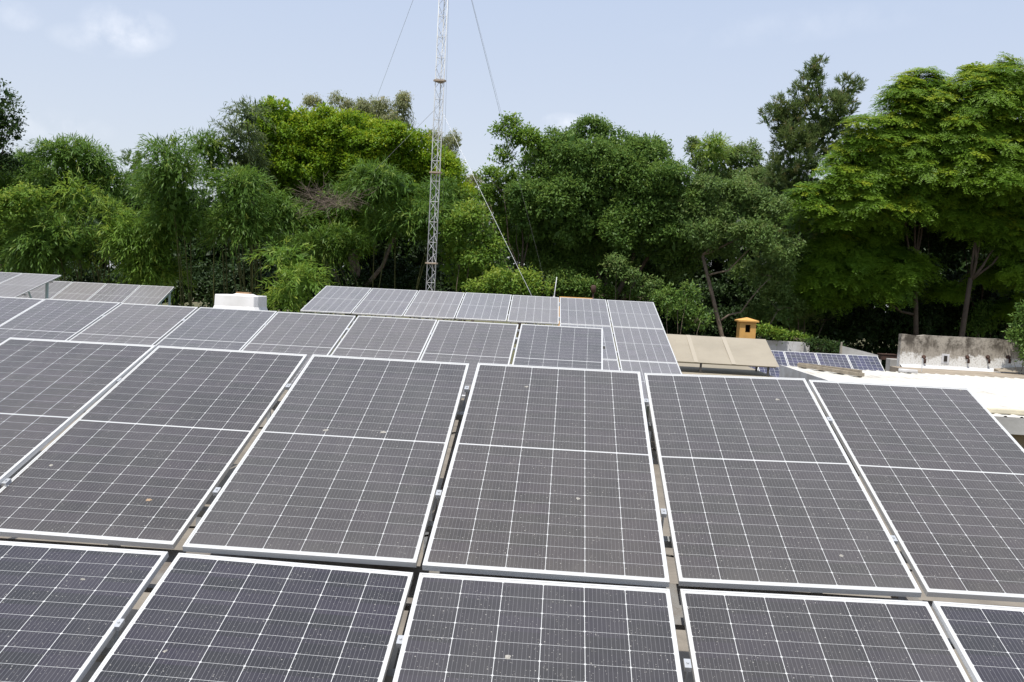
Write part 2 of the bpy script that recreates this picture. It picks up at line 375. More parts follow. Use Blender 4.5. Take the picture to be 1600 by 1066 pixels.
def crown(kind, B, rng, dens=1.0, size=1.0, rb=.8, tip=.35, shape=1.0, inner=1.0):
    C, Rr, O = boughs(rng, B, rb, 1.0, under=.9 if kind in ('needle', 'pinnate') else .15 if kind == 'bamboo' else .4, sk=SHRINK[kind])
    Q, T = [], []
    up = np.array([0, 0, 1.0])
    nb = len(C)
    btint = rng.uniform(0, 1, nb)
    if kind in ('broad', 'flat', 'euc'):
        ntw = np.maximum(3, (Rr ** 2 * 110 * dens / size ** 1.5)).astype(int)
        bi = np.repeat(np.arange(nb), ntw); n = len(bi)
        d = sph(rng, n); d += O[bi] * .55 + up * (.55 if kind != 'euc' else .1); d = unit(d)
        fl = np.array([1.15, 1.15, .62 if kind == 'flat' else .85]) if kind != 'euc' else np.array([.7, .7, 1.25])
        p = C[bi] + d * Rr[bi][:, None] * fl * rng.uniform(.55, 1.12, n)[:, None]
        k = 11
        ti = np.repeat(np.arange(n), k); m_ = len(ti)
        base = p[ti] + rng.normal(size=(m_, 3)) * .10 * size
        ld = sph(rng, m_) * .9 + d[ti] * .6 + (np.array([0, 0, -.25]) if kind != 'euc' else np.array([0, 0, -1.3]))
        nn = sph(rng, m_) * .55 + up * .8 + d[ti] * .4
        Q.append(leaf_quads(base, ld, nn, rng.uniform(.7, 1.25, m_) * .145 * size, rng.uniform(.8, 1.2, m_) * (.068 if kind != 'euc' else .035) * size, .03))
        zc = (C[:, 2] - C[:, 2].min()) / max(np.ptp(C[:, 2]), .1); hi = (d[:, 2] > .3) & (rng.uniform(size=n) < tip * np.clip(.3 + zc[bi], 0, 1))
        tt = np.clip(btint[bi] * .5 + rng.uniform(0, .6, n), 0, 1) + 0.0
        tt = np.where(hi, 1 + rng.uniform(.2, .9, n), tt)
        T.append(np.clip(tt[ti] + rng.normal(size=m_) * .08, 0, 2))
    elif kind == 'bamboo':
        nsp = np.maximum(4, (Rr ** 2 * 105 * dens)).astype(int)
        bi = np.repeat(np.arange(nb), nsp); n = len(bi)
        d = unit(sph(rng, n) + O[bi] * .6 + up * .55)
        p = C[bi] + d * Rr[bi][:, None] * np.array([1.1, 1.1, .95]) * rng.uniform(.6, 1.1, n)[:, None]
        sd_ = unit(d * np.array([1, 1, .8]) + sph(rng, n) * .55 - up * .08)      # sprays arch out and hang
        k = 11; ti = np.repeat(np.arange(n), k); m_ = len(ti); s = np.tile(np.linspace(0, 1, k), n)[:, None]
        ln = rng.uniform(.5, 1.05, n)[ti][:, None]
        base = p[ti] + sd_[ti] * s * ln - up * (s ** 2) * ln * .5 + rng.normal(size=(m_, 3)) * .03
        ld = sd_[ti] * .8 - up * (.10 + .7 * s) + sph(rng, m_) * .6
        Q.append(leaf_quads(base, ld, sph(rng, m_) * .6 + up * .6 + d[ti] * .5, rng.uniform(.7, 1.25, m_) * .28 * size, rng.uniform(.8, 1.2, m_) * .046 * size, .02))
        tt = np.clip(btint[bi] * .55 + rng.uniform(0, .5, n), 0, 1); tt = np.where(rng.uniform(size=n) < tip * .5, 1 + rng.uniform(0, .7, n), tt)
        T.append(np.clip(tt[ti] + rng.normal(size=m_) * .1, 0, 2))
    elif kind == 'pinnate':
        nsp = np.maximum(3, (Rr ** 2 * 17 * dens)).astype(int)
        bi = np.repeat(np.arange(nb), nsp); n = len(bi)
        d = unit(sph(rng, n) + O[bi] * .7 + up * .4)
        p = C[bi] + d * Rr[bi][:, None] * np.array([1.15, 1.15, .62]) * rng.uniform(.6, 1.08, n)[:, None]
        F = 7; K = 8                                             # fronds per rosette, leaflet pairs per frond
        fi = np.repeat(np.arange(n), F); nf = len(fi)
        ang = np.tile(np.arange(F) * 2 * math.pi / F, n) + rng.uniform(-.4, .4, nf) + rng.uniform(0, 6.28, n)[fi]
        ax = unit(up * 1.0 + d * .6 + np.array([0, -.25, 0]) + rng.normal(size=(n, 3)) * .15)
        e1 = unit(np.cross(ax, np.array([.3, 1, .2]))); e2 = np.cross(ax, e1)
        fd = unit(e1[fi] * np.cos(ang)[:, None] + e2[fi] * np.sin(ang)[:, None] + ax[fi] * .28)
        fl = rng.uniform(.38, .62, nf) * size
        li = np.repeat(np.arange(nf), 2 * K); m_ = len(li)
        s = np.tile(np.repeat((np.arange(K) + 1) / K, 2), nf)[:, None]; sg = np.tile([1, -1], nf * K)[:, None]
        side = unit(np.cross(fd, ax[fi]))[li]
        base = p[fi][li] + fd[li] * s * fl[li][:, None] - up * (s ** 2) * fl[li][:, None] * .26
        ld = side * sg + fd[li] * .45 - up * .14 + rng.normal(size=(m_, 3)) * .12
        Q.append(leaf_quads(base, ld, ax[fi][li] + rng.normal(size=(m_, 3)) * .2, rng.uniform(.8, 1.2, m_) * .155 * size, rng.uniform(.8, 1.1, m_) * .05 * size, .02))
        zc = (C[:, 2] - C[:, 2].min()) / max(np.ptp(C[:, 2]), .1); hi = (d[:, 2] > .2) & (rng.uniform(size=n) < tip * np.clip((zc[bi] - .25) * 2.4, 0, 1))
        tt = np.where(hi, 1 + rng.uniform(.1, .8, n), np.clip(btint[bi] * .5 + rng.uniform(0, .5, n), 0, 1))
        T.append(np.clip(tt[fi][li] + rng.normal(size=m_) * .06, 0, 2))
    elif kind == 'needle':
        nsp = np.maximum(4, (Rr ** 2 * 75 * dens)).astype(int)
        bi = np.repeat(np.arange(nb), nsp); n = len(bi)
        d = unit(sph(rng, n) + O[bi] * .6 + up * .3)
        p = C[bi] + d * Rr[bi][:, None] * rng.uniform(.4, 1.1, n)[:, None]
        k = 13; ti = np.repeat(np.arange(n), k); m_ = len(ti)
        td = unit(d + up * .9)
        base = p[ti] + td[ti] * rng.uniform(-.12, .16, m_)[:, None] * size
        ld = sph(rng, m_) * .8 + td[ti] * 1.0
        Q.append(leaf_quads(base, ld, sph(rng, m_) + up * .4, rng.uniform(.7, 1.25, m_) * .25 * size, rng.uniform(.8, 1.2, m_) * .038 * size))
        tt = np.clip(btint[bi] * .6 + rng.uniform(0, .5, n), 0, 1); tt = np.where(rng.uniform(size=n) < tip, 1 + rng.uniform(0, .8, n), tt)
        T.append(np.clip(tt[ti] + rng.normal(size=m_) * .1, 0, 2))
    if inner:
        q, t = fill(rng, B, .32 * size, 34 * inner); Q.append(q); T.append(t)
    return np.concatenate(Q), np.concatenate(T), C
GZ = -3.6
def limbs(rng, base, B, C, r0, fork=.45, twigs=30, lean=None):
    mb = MB(); base = Vector(base); top = Vector(sum((b[0] * b[1].prod() for b in B)) / sum(b[1].prod() for b in B))
    fk = base.lerp(top, fork) + Vector((rng.uniform(-.3, .3), 0, 0))
    if lean is not None: fk = Vector(lean)
    n = 6; pts = []; rr = []
    for i in range(n + 1):
        t = i / n; p = base.lerp(fk, t) + Vector(rng.uniform(-.07, .07, 3)) * (0 if i in (0,) else 1); pts.append(p); rr.append(r0 * (1.25 - .55 * t if i else 1.5))
    mb.tube(pts, rr, 8)
    ends = []
    for c, r in B:
        c = Vector(c); k = 5; hd = math.hypot(c.x - fk.x, c.y - fk.y); zs = min(fk.z, c.z - .7 * hd); a = base.lerp(fk, min(1, max(.12, (zs - base.z) / (fk.z - base.z)))); q = []; ra = []
        for i in range(k + 1):
            t = i / k; q.append(a.lerp(c, t) + Vector((0, 0, -.12 * (a - c).length * math.sin(t * math.pi))) + Vector(rng.uniform(-.1, .1, 3)) * (0 if i == 0 else 1)); ra.append(r0 * (.5 - .38 * t))
        mb.tube(q, ra, 6); ends.append((c, ra[-1]))
    if len(C):
        for i in rng.choice(len(C), min(twigs, len(C)), replace=False):
            p = Vector(C[i]); e = min(ends, key=lambda e: (e[0] - p).length)
            m1 = e[0].lerp(p, .5) + Vector(rng.uniform(-.15, .15, 3)); mb.tube([e[0], m1, p], [e[1] * .7, e[1] * .45, .012], 5, False)
    return mb
seed = [11]
def tree(name, label, cat, kind, mat, Y, blobs, base=None, r0=.16, dens=1., size=1., rb=.8, tip=.3, fork=.5, twigs=30, group=None, bark=None, inner=1., depth=.8, lean=None, extra=None):
    seed[0] += 7; rng = np.random.default_rng(seed[0])
    B0 = blobs_world(blobs, Y, depth); B0 = sorted(B0, key=lambda b: -b[1].prod() * (1 if b[0][2] > GZ + 5 else .2))[:5]
    if kind in ('broad', 'flat', 'pinnate'): blobs = lumpy(blobs, rng)
    if kind == 'bamboo': blobs = [(b[0], b[1], b[2] * .9, b[3] * .9, (b[4] if len(b) > 4 else 0) + ((i * 37) % 5 - 2) * .45) for i, b in enumerate(blobs)]
    ys = sorted(b[1] for b in blobs); lim = ys[int(len(ys) * .62)] if len(ys) > 3 and ys[-1] > 330 else 1e9
    B = blobs_world([(*b[:4], (b[4] if len(b) > 4 else 0) + (1.5 if b[1] >= lim else 0)) for b in blobs], Y, depth)
    bx = base if base else (sum(b[0] for b in blobs) / len(blobs))
    bp = at(bx, 500, Y); bp.z = GZ
    Q, T, C = crown(kind, B, rng, dens, size, rb, tip, inner=inner * (1.8 if kind == 'bamboo' else 1))
    o = empty(name, bp, 0, label, cat, group)
    off = np.array(bp)
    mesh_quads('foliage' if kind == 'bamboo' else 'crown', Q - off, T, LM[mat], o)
    if kind == 'bamboo':
        mb = MB()
        for i in range((extra or 22) // 3):
            c, r = B[rng.integers(len(B))]; tgt = Vector(c + sph(rng, 1)[0] * r * .6); b = Vector(bp) + Vector((rng.uniform(-.8, .8), rng.uniform(1.2, 2.4), 0))
            pts = []
            for k in range(7):
                t = k / 6; p = b.lerp(tgt, t); p.z = b.z + (tgt.z - b.z) * (1 - (1 - t) ** 1.7); pts.append(p - Vector(bp))
            mb.tube(pts, [.045 - .034 * k / 6 for k in range(7)], 5, False)
        mb.build('culms', mat_culm, o, True)
    else:
        mb = limbs(rng, bp, B0, C, r0, fork, twigs, lean)
        mb.v = [tuple(Vector(v) - Vector(bp)) for v in mb.v]
        mb.build('trunk', bark or mat_bark, o, True)
    return o

# ------------------------------------------------------------------ ground and buildings
g = MB(); g.add([(-900, -300, GZ), (900, -300, GZ), (900, 1500, GZ), (-900, 1500, GZ)], [(0, 1, 2, 3)])
tag(g.build('ground', mat_soil), kind='structure')

b = empty('solar_roof_building', (-4, 10, GZ), 0, 'flat roofed building with dusty concrete roof that carries the large solar arrays', 'building')
def wpart(name, mat, parent, mb, **k):
    o = mb.build(name, mat, parent, **k); o.matrix_parent_inverse = Matrix.Translation(-Vector(parent.location)); return o
outline = [(-32, -7), (5.7, -7), (5.7, 15.2), (2.35, 15.2), (2.35, 26.8), (-11.2, 26.8), (-11.2, 31.2), (-32, 31.2)]
wpart('roof_slab', mat_roof, b, MB().prism(outline, -.2, 0))
inn = [(-31.7, -6.7), (5.4, -6.7), (5.4, 14.9), (2.05, 14.9), (2.05, 26.5), (-11.5, 26.5), (-11.5, 30.9), (-31.7, 30.9)]
wpart('wall', mat_plaster, b, MB().prism(inn, GZ, -.2))

b = empty('white_roofed_building', (12, 19.5, GZ), 0, 'low building with bright white painted sheet roof right of the front array', 'building')
X0, X1, Y0, Y1, ZW = 6.2, 24., 14.8, 24.4, 1.2
rs = MB(); pts = []; x = X0; prof = []
while x < X1:                                             # shallow trapezoid ribs
    prof += [(x, 0), (x + .20, 0), (x + .215, .018), (x + .25, .018), (x + .265, 0)]; x += .265
n = len(prof); seams = [Y0, Y0 + 3.2, Y0 + 6.4, Y1]
for k in range(3):
    a, c_ = seams[k] - (.12 if k else 0), seams[k + 1]; za, zc = ZW + .008, ZW
    v = []; f = []
    for (px_, h) in prof: v += [(px_, a, za + h + .006 * (2 - k)), (px_, c_, zc + h + .006 * (2 - k))]
    for i in range(n - 1): f.append((2 * i, 2 * i + 2, 2 * i + 3, 2 * i + 1))
    rs.add(v, f)
wpart('roof_sheet', mat_white, b, rs)
wpart('roof_slab', mat_white, b, MB().box(X0, X1, Y0 + .03, Y1, ZW - .22, ZW - .02))
wpart('fascia', mat_greywall, b, MB().box(X0, X1, Y0 - .03, Y0 + .02, ZW - .26, ZW + .01))
wpart('wall', mat_plaster, b, MB().box(X0 + .25, X1 - .2, Y0 + .45, Y1 - .2, GZ, ZW - .22))
wpart('side_trim', mat_whitewall, b, MB().box(X0 - .03, X0, Y0, Y1, ZW - .5, ZW + .03))

tb = MB().box(-2.4, 2.4, -.05, .05, 0, .09)
o = tb.build('cream_bar', mat_cream, None, bevel=.02); o.location = (9.75, 15.12, ZW + .03); o.rotation_euler = (0, 0, R(-1)); tag(o, 'long cream painted bar lying along the near edge of the white roof', 'metal bar')
tb = MB(); tb.beam((0, 0, .05), (.87, -2.35, .05), .16, .09); tb.beam((-.01, 0.02, .05), (.86, -2.33, .10), .05, .13)
o = tb.build('timber_beam', mat_timber, None, bevel=.01); o.location = (6.6, 24.0, ZW + .03); tag(o, 'grey brown weathered beam lying slantwise on the white roof', 'beam')
o = MB().box(-.24, .24, -.13, .13, 0, .08).build('white_block', mat_whitewall, None, bevel=.02); o.location = (9.55, 24.15, ZW + .03); o.rotation_euler = (0, 0, R(-20)); tag(o, 'small flat white masonry block on the roof left of the stained wall', 'block')

b = empty('old_roof_building', (15, 26.5, GZ), 0, 'old building with blackened screed roof and mould stained parapet wall at right', 'building')
wpart('roof_slab', mat_oldroof, b, MB().box(10.5, 21, 24.45, 28.0, .9, 1.13))
wpart('wall', mat_plaster, b, MB().box(10.7, 20.8, 24.6, 28.3, GZ, .9))
import mathutils
def noise2(x, y, s=0): return mathutils.noise.noise(Vector((x, y, s)))
pw_ = MB(); nx = 40; xs = [10.79 + i * (20.8 - 10.79) / nx for i in range(nx + 1)]
tops = [2.16 + .012 * noise2(x * 3, 0) - (.035 if (i * 7) % 11 == 3 else 0) for i, x in enumerate(xs)]
v = []; f = []
for x, t in zip(xs, tops): v += [(x, 28.0, .95), (x, 28.0, t), (x, 28.22, t), (x, 28.22, .95)]
for i in range(nx):
    a = 4 * i
    for k in range(3): f.append((a + k, a + k + 1, a + k + 5, a + k + 4))
f += [(0, 3, 2, 1), (4 * nx, 4 * nx + 1, 4 * nx + 2, 4 * nx + 3)]
pw_.add(v, f); wpart('parapet_wall', mat_mould, b, pw_)
# hump of lime-washed mortar along the foot of the wall
v = []; f = []
for i in range(41):
    x = 10.8 + i * .25; d = .10 + .05 * noise2(x * 1.2, 3); h = .10 + .05 * noise2(x * 1.7, 9)
    v += [(x, 27.99 - d * 2, 1.13), (x, 27.99 - d, 1.13 + h * .6), (x, 27.995, 1.13 + h)]
for i in range(40):
    for k in range(2): f.append((3 * i + k, 3 * i + k + 3, 3 * i + k + 4, 3 * i + k + 1))
mm = MB(); mm.add(v, f); wpart('mortar_fillet', mat_whitewall, b, mm, smooth=True)
for i, px_ in enumerate((1443, 1477, 1511, 1543, 1575)):
    p = at(px_, 560, 28.0); t = MB()
    if i == 1:
        t.box(p.x - .12, p.x + .12, 27.985, 28.0, p.z - .16, p.z + .14); wpart('pipe_collar', mat_whitewall, b, t); t = MB().box(p.x - .05, p.x + .05, 27.97, 27.985, p.z - .10, p.z + .08); wpart('pipe_hole', mat_dark, b, t)  # dark plate stands for the shade in the hole
    else:
        t.tube([(p.x, 28.0, p.z + .04), (p.x, 27.92, p.z + .03), (p.x + .01, 27.90, p.z - .03), (p.x + .01, 27.90, p.z - .15)], .036, 10)
        t.tube([(p.x, 28.0, p.z + .04), (p.x, 27.975, p.z + .04)], .065, 10); wpart('pipe_stub', mat_rust, b, t, smooth=True)
p = at(1440, 581, 26.2); o = MB().tube([(0, 0, 0), (0, 0, .40)], .012, 6).build('thin_rod', mat_mast); o.location = (p.x, p.y, 1.13); tag(o, 'thin white rod standing on the old roof before the stained wall', 'rod')
s = MB(); s.add([(0, 0, 0), (1.15, 0, 0), (1.15, -.35, .03), (0, -.3, .03), (.0, 0, .10), (1.1, 0, .22), (1.15, -.3, .06), (0, -.28, .06)], [(0, 1, 2, 3), (4, 7, 6, 5), (0, 4, 5, 1), (1, 5, 6, 2), (2, 6, 7, 3), (3, 7, 4, 0)])
o = s.build('cement_sheet', mat_timber); o.location = (13.55, 27.7, 1.15); tag(o, 'warped grey sheet leaning on the mortar at the foot of the stained wall', 'sheet')

# tan roof and canopy
b = empty('tan_roofed_building', (3.7, 20, GZ), 0, 'low building with flat tan sheet roof below the brown canopy', 'building')
wpart('roof_sheet', mat_tan, b, MB().box(2.45, 5.1, 16.0, 23.6, 1.05, 1.2)); wpart('wall', mat_plaster, b, MB().box(2.6, 4.95, 16.2, 23.4, GZ, 1.05))
cn = empty('canopy', (4.0, 21.2, 1.2), 0, 'tilted tan corrugated sheet canopy on thin dark posts beside the ochre chimney', 'canopy')
cs = MB(); n = 40; v = []; f = []
xa, xb = 2.70, 5.17
for i in range(n + 1):                                     # shallow ribs run across the slope
    t_ = i / n; h = .004 * (i % 2)
    for xx in (xa, (xa + xb) / 2, xb):
        sg = -.012 * math.sin(math.pi * t_) + .006 * (xx == xa)
        v += [(xx, 20.46 + 1.54 * t_, 1.448 + .562 * t_ + h + sg), (xx, 20.46 + 1.54 * t_, 1.440 + .562 * t_ + sg)]
for i in range(n):
    a = 6 * i; f += [(a, a + 2, a + 8, a + 6), (a + 2, a + 4, a + 10, a + 8), (a + 1, a + 7, a + 9, a + 3), (a + 3, a + 9, a + 11, a + 5), (a, a + 6, a + 7, a + 1), (a + 4, a + 5, a + 11, a + 10)]
f += [(0, 1, 3, 2), (2, 3, 5, 4)]
cs.add(v, f); wpart('sheet_roof', mat_tan, cn, cs)
m = MT('light lap strip', (.34, .30, .235), .6); mat_lap = m.m
for xl in (3.25, 4.12):
    t = MB(); t.beam((xl, 20.45, 1.452), (xl, 22.0, 2.016), .10, .006, up=(0, -.34, .94)); wpart('lap_strip', mat_lap, cn, t)
for (x_, y_, zt) in ((3.37, 20.52, 1.45), (4.93, 20.52, 1.45), (4.98, 21.95, 1.97)):
    wpart('post', mat_post, cn, MB().box(x_ - .022, x_ + .022, y_ - .022, y_ + .022, 1.2, zt))
wpart('crossbar', mat_tan, cn, MB().box(2.75, 5.1, 20.50, 20.53, 1.415, 1.435))

# ochre chimney with pyramid cap
base = at(1167, 528, 30); ch = empty('chimney', (base.x, 30.2, .2), 0, 'ochre yellow plastered chimney with small pyramid cap and dark square opening', 'chimney')
hz_ = at(1167, 503, 30).z - .2; wd = .27; t = MB()
zo0, zo1 = hz_ - .36, hz_ - .10
t.box(-wd, wd, -wd, wd, 0, zo0)
for sx in (-1, 1):
    t.box(min(sx * wd, sx * .085 + .0), max(sx * wd, sx * .085), -wd, -wd + .1, zo0, hz_)
    t.box(min(sx * wd, sx * .15), max(sx * wd, sx * .15), -wd + .1, wd, zo0, hz_)
t.box(-.085, .085, -wd, -wd + .1, zo1, hz_)
t.build('shaft', mat_ochre, ch)
MB().box(-.15, .15, wd - .12, wd - .03, zo0 + .001, hz_ - .002).build('opening_back', mat_dark, ch)  # dark plate added for the shade inside the opening
t = MB(); e = wd + .075
t.add([(-e, -e, hz_), (e, -e, hz_), (e, e, hz_), (-e, e, hz_), (-e, -e, hz_ + .05), (e, -e, hz_ + .05), (e, e, hz_ + .05), (-e, e, hz_ + .05), (0, 0, hz_ + .15)],
      [(3, 2, 1, 0), (0, 1, 5, 4), (1, 2, 6, 5), (2, 3, 7, 6), (3, 0, 4, 7), (4, 5, 8), (5, 6, 8), (6, 7, 8), (7, 4, 8)])
t.build('cap', mat_ochre, ch)

# far right roof with its walls
b = empty('rear_roof_building', (8.5, 33, GZ), 0, 'low rear building whose flat roof carries the small blue panels', 'building')
wpart('roof_slab', mat_roof, b, MB().box(5.3, 12.6, 26.6, 36.4, .05, .3)); wpart('wall', mat_plaster, b, MB().box(5.5, 12.4, 26.8, 36.2, GZ, .05))
wl = MB().box(8.1, 10.25, 36.0, 36.2, 0.3, 1.40).build('white_wall', mat_whitewall); tag(wl, 'short dirty white garden wall behind the small blue panels with vine on its top', 'wall')
t = MB(); xa, za, xb, zb = 10.9, 1.43, 12.42, 1.12
t.add([(xa, 34, .3), (xb, 34, .3), (xb, 34, zb), (xa, 34, za), (xa, 34.25, .3), (xb, 34.25, .3), (xb, 34.25, zb), (xa, 34.25, za)], [(0, 1, 2, 3), (7, 6, 5, 4), (3, 2, 6, 7), (0, 3, 7, 4), (1, 5, 6, 2), (0, 4, 5, 1)])
tag(t.build('grey_wall', mat_greywall), 'grey plaster wall with sloping top between green vine and rusty box', 'wall')
o = MB().box(-.03, .03, 0, .03, 0, .45).build('fence_post', mat_bark_pale); o.location = at(1314, 553, 33.8); tag(o, 'thin pale post at the left end of the sloping grey wall', 'post')
bx_ = empty('rusty_box', at(1387, 557, 30), 0, 'open rust red metal box on a pale block left of the stained wall', 'metal box')
t = MB(); t.box(-.27, .27, -.15, .15, -.12, .06); t.build('box_body', mat_rust, bx_, bevel=.01)
MB().box(-.30, .25, -.17, .17, .06, .085).build('box_lid', mat_rust, bx_)
o = MB().box(-.17, .22, -.2, .2, 0, .62).build('pale_pillar', mat_greywall, None, bevel=.015); q = at(1394, 590, 29.3); o.location = (q.x, q.y, at(1394, 590, 29.3).z); tag(o, 'pale grey masonry pillar just left of the stained wall', 'pillar')
p = at(1352, 588, 28.2)

# orange parapet behind the array, pole cap and rod
p0, p1 = at(874, 463.5, 25.6), at(926, 466.5, 25.6)
t = MB(); t.box(0, p1.x - p0.x, 0, .25, -p0.z, 0); o = t.build('orange_parapet', mat_ochre, None, bevel=.01); o.location = p0; tag(o, 'orange painted parapet top just showing over the rear array', 'parapet')
p = at(927, 456, 26.2); pp = empty('rusty_pipe', (p.x, p.y, 0), 0, 'short rusty pipe with thick cap standing behind the rear array', 'pipe')
MB().tube([(0, 0, 0), (0, 0, p.z + .02)], .025, 8).build('pipe_stem', mat_rust, pp, True); MB().tube([(0, 0, p.z - .02), (0, 0, p.z + .16), (0, 0, p.z + .2)], [.075, .08, .04], 10).build('pipe_cap', mat_rust, pp, True)
pa, pb = at(865.5, 466, 24.5), at(870, 433, 24.5)
aa = empty('antenna_rod', (pa.x, pa.y, 0), 0, 'thin pale antenna rod standing behind the rear array', 'antenna')
MB().tube([(0, 0, 0), (0, 0, pa.z), (pb.x - pa.x, pb.y - pa.y, pb.z)], [.02, .014, .010], 6).build('rod', mat_mast, aa, True)
MB().tube([(0, 0, pa.z - .05), (0, 0, pa.z + .06)], .03, 8).build('rod_joint', mat_greywall, aa, True)

# white plastic tank between the arrays
pl, pr = at(341, 459, 25), at(412, 484, 25); cx = (pl.x + pr.x) / 2; zt = at(375, 461, 25).z; zb = pr.z - .45
tk = empty('white_water_tank', (cx, 25, 0), 0, 'white plastic covered tank with flared foot and a brown wooden block on top', 'tank')
hw = (pr.x - pl.x) / 2 * .95; v = []; prof = [(hw * 1.03, zb), (hw * 1.02, zb + .42), (hw * .96, zb + .52), (hw * .95, zt - .03), (hw * .94, zt)]
for (a, z_) in prof: v += [(-a, -.45 * a / hw, z_), (a * .86, -.45 * a / hw, z_), (a, -.30 * a / hw, z_ ), (a, .45, z_), (-a, .45, z_)]
f = [(0, 4, 3, 2, 1)]
for k in range(len(prof) - 1):
    for i in range(5): j = (i + 1) % 5; f.append((5 * k + i, 5 * k + j, 5 * k + 5 + j, 5 * k + 5 + i))
kk = 5 * (len(prof) - 1); f.append((kk, kk + 1, kk + 2, kk + 3, kk + 4)); t = MB(); t.add(v, f); t.build('tank_body', mat_plastic, tk, bevel=.02)
t = MB(); t.add([(-.30, -.2, zt - .02), (.42, -.2, zt - .02), (.42, .25, zt - .02), (-.30, .25, zt - .02), (-.10, -.15, zt + .04), (.3, -.15, zt + .04), (.3, .2, zt + .04), (-.10, .2, zt + .04)], [(4, 5, 6, 7), (0, 1, 5, 4), (1, 2, 6, 5), (2, 3, 7, 6), (3, 0, 4, 7)]); t.build('tank_top', mat_plastic, tk)
MB().box(-.12, .27, -.1, .1, zt + .04, zt + .085).build('wooden_block', mat_wood, tk)
MB().box(-hw * .9, hw * .9, -.4, .4, 0, zb).build('plinth', mat_greywall, tk)

# ------------------------------------------------------------------ solar panels
def make_panel(Wp, Hp, cellmat):
    root = empty('solar_module')
    fr = MB(); w2, h2, l, t = Wp / 2, Hp / 2, LIP, .030
    o_ = [(-w2, -h2), (w2, -h2), (w2, h2), (-w2, h2)]; i_ = [(-w2 + l, -h2 + l), (w2 - l, -h2 + l), (w2 - l, h2 - l), (-w2 + l, h2 - l)]; e = .0015
    rings = [[(x, y, -t) for x, y in i_], [(x, y, -t) for x, y in o_], [(x, y, -e) for x, y in o_], [(x - math.copysign(e, x), y - math.copysign(e, y), 0) for x, y in o_], [(x, y, 0) for x, y in i_], [(x, y, -.006) for x, y in i_], [(x, y, -t) for x, y in i_]]
    v = [p for r_ in rings for p in r_]; f = []
    for k in range(len(rings) - 1):
        for i in range(4): j = (i + 1) % 4; f.append((4 * k + i, 4 * k + j, 4 * k + 4 + j, 4 * k + 4 + i))
    fr.add(v, f); fr.build('frame', mat_frame, root)
    gw, gh = w2 - l, h2 - l
    g = MB().box(-gw, gw, -gh, gh, -.0075, -.0025); go = g.build('glass', cellmat, root); me = go.data; me.materials.append(mat_back)
    uv = me.uv_layers.new(name='UVMap')
    for pl_ in me.polygons:
        if pl_.normal.z < .9: pl_.material_index = 1
        for li in pl_.loop_indices:
            co = me.vertices[me.loops[li].vertex_index].co; uv.data[li].uv = (co.x + gw, co.y + gh)
    MB().box(-.08, .08, -.03, .03, -.028, -.0076).build('junction_box', mat_post, go)
    return root
proto = {}
def place_panel(kind, mw, label, group):
    key = kind
    if key not in proto:
        o = make_panel(*( (WP, HP, mat_cell) if kind == 'mono' else (WP, HP, mat_cell_far) if kind == 'far' else (WP, HP, mat_cell_mid) if kind == 'mid' else (WP, HP, mat_cell_low) if kind == 'low' else (WQ, HQ, mat_poly))); proto[key] = o
    else: o = copy_tree(proto[key])
    o.matrix_world = mw; tag(o, label, 'solar panel', group); return o
ORD = ['first', 'second', 'third', 'fourth', 'fifth', 'sixth', 'seventh', 'eighth']
def tmat(org, tilt, yaw): return Matrix.Translation(org) @ Matrix.Rotation(R(yaw), 4, 'Z') @ Matrix.Rotation(R(tilt), 4, 'X')
def make_rack(org, tilt, yaw, x0, x1, length, rows, pitch, H_, floor, label, gaps, rafters, legs_at, strut=False, dz=0, cz=None):
    TM = tmat(org, tilt, yaw); o = empty('mounting_rack', (org[0], org[1], floor), R(yaw), label, 'mounting rack')
    loc = Matrix.Translation(o.location) @ Matrix.Rotation(R(yaw), 4, 'Z'); inv = loc.inverted()
    Tq = lambda x, y, z=0: inv @ (TM @ Vector((x, y, z)))
    nrm = (inv.to_3x3() @ TM.to_3x3()) @ Vector((0, 0, 1))
    for r_ in range(rows):
        for fy in (.22, .78):
            y = -(r_ * pitch + fy * H_); MB().beam(Tq(x0, y, -.058 - dz), Tq(x1, y, -.058 - dz), .045, .042, nrm).build('rail', mat_galv, o)
            for gx in gaps:
                t = MB(); c_ = cz(gx, y) if cz else 0; t.beam(Tq(gx - .014, y, c_ - .012), Tq(gx + .014, y, c_ - .012), .05, .022, nrm)
                t.tube([Tq(gx, y, c_ - .06 - dz), Tq(gx, y, c_ + .006)], .006, 6); t.build('clamp', mat_clamp, o)
    for xr in rafters:
        t = MB(); t.beam(Tq(xr, .02, -.11 - dz), Tq(xr, -length, -.11 - dz), .10 if cz else .05, .06, nrm); t.build('rafter', mat_strut if strut else mat_dark_steel if cz else mat_galv, o)
    for xr in legs_at:
        for fy in (.12, .86):
            a = Tq(xr, -length * fy, -.14 - dz); t = MB(); t.box(a.x - .03, a.x + .03, a.y - .03, a.y + .03, 0, a.z); t.box(a.x - .1, a.x + .1, a.y - .1, a.y + .1, 0, .012); t.build('leg', mat_strut if strut else mat_galv, o)
        a = Tq(xr, -length * .12, -.14); b_ = Tq(xr, -length * .5, -.14); MB().beam((a.x, a.y, a.z * .35), b_, .035, .035).build('brace', mat_strut if strut else mat_galv, o)
    return o
def rotv(r):
    v = Vector(r); a = v.length
    return Matrix.Rotation(a, 4, v.normalized()) if a > 1e-9 else Matrix.Identity(4)
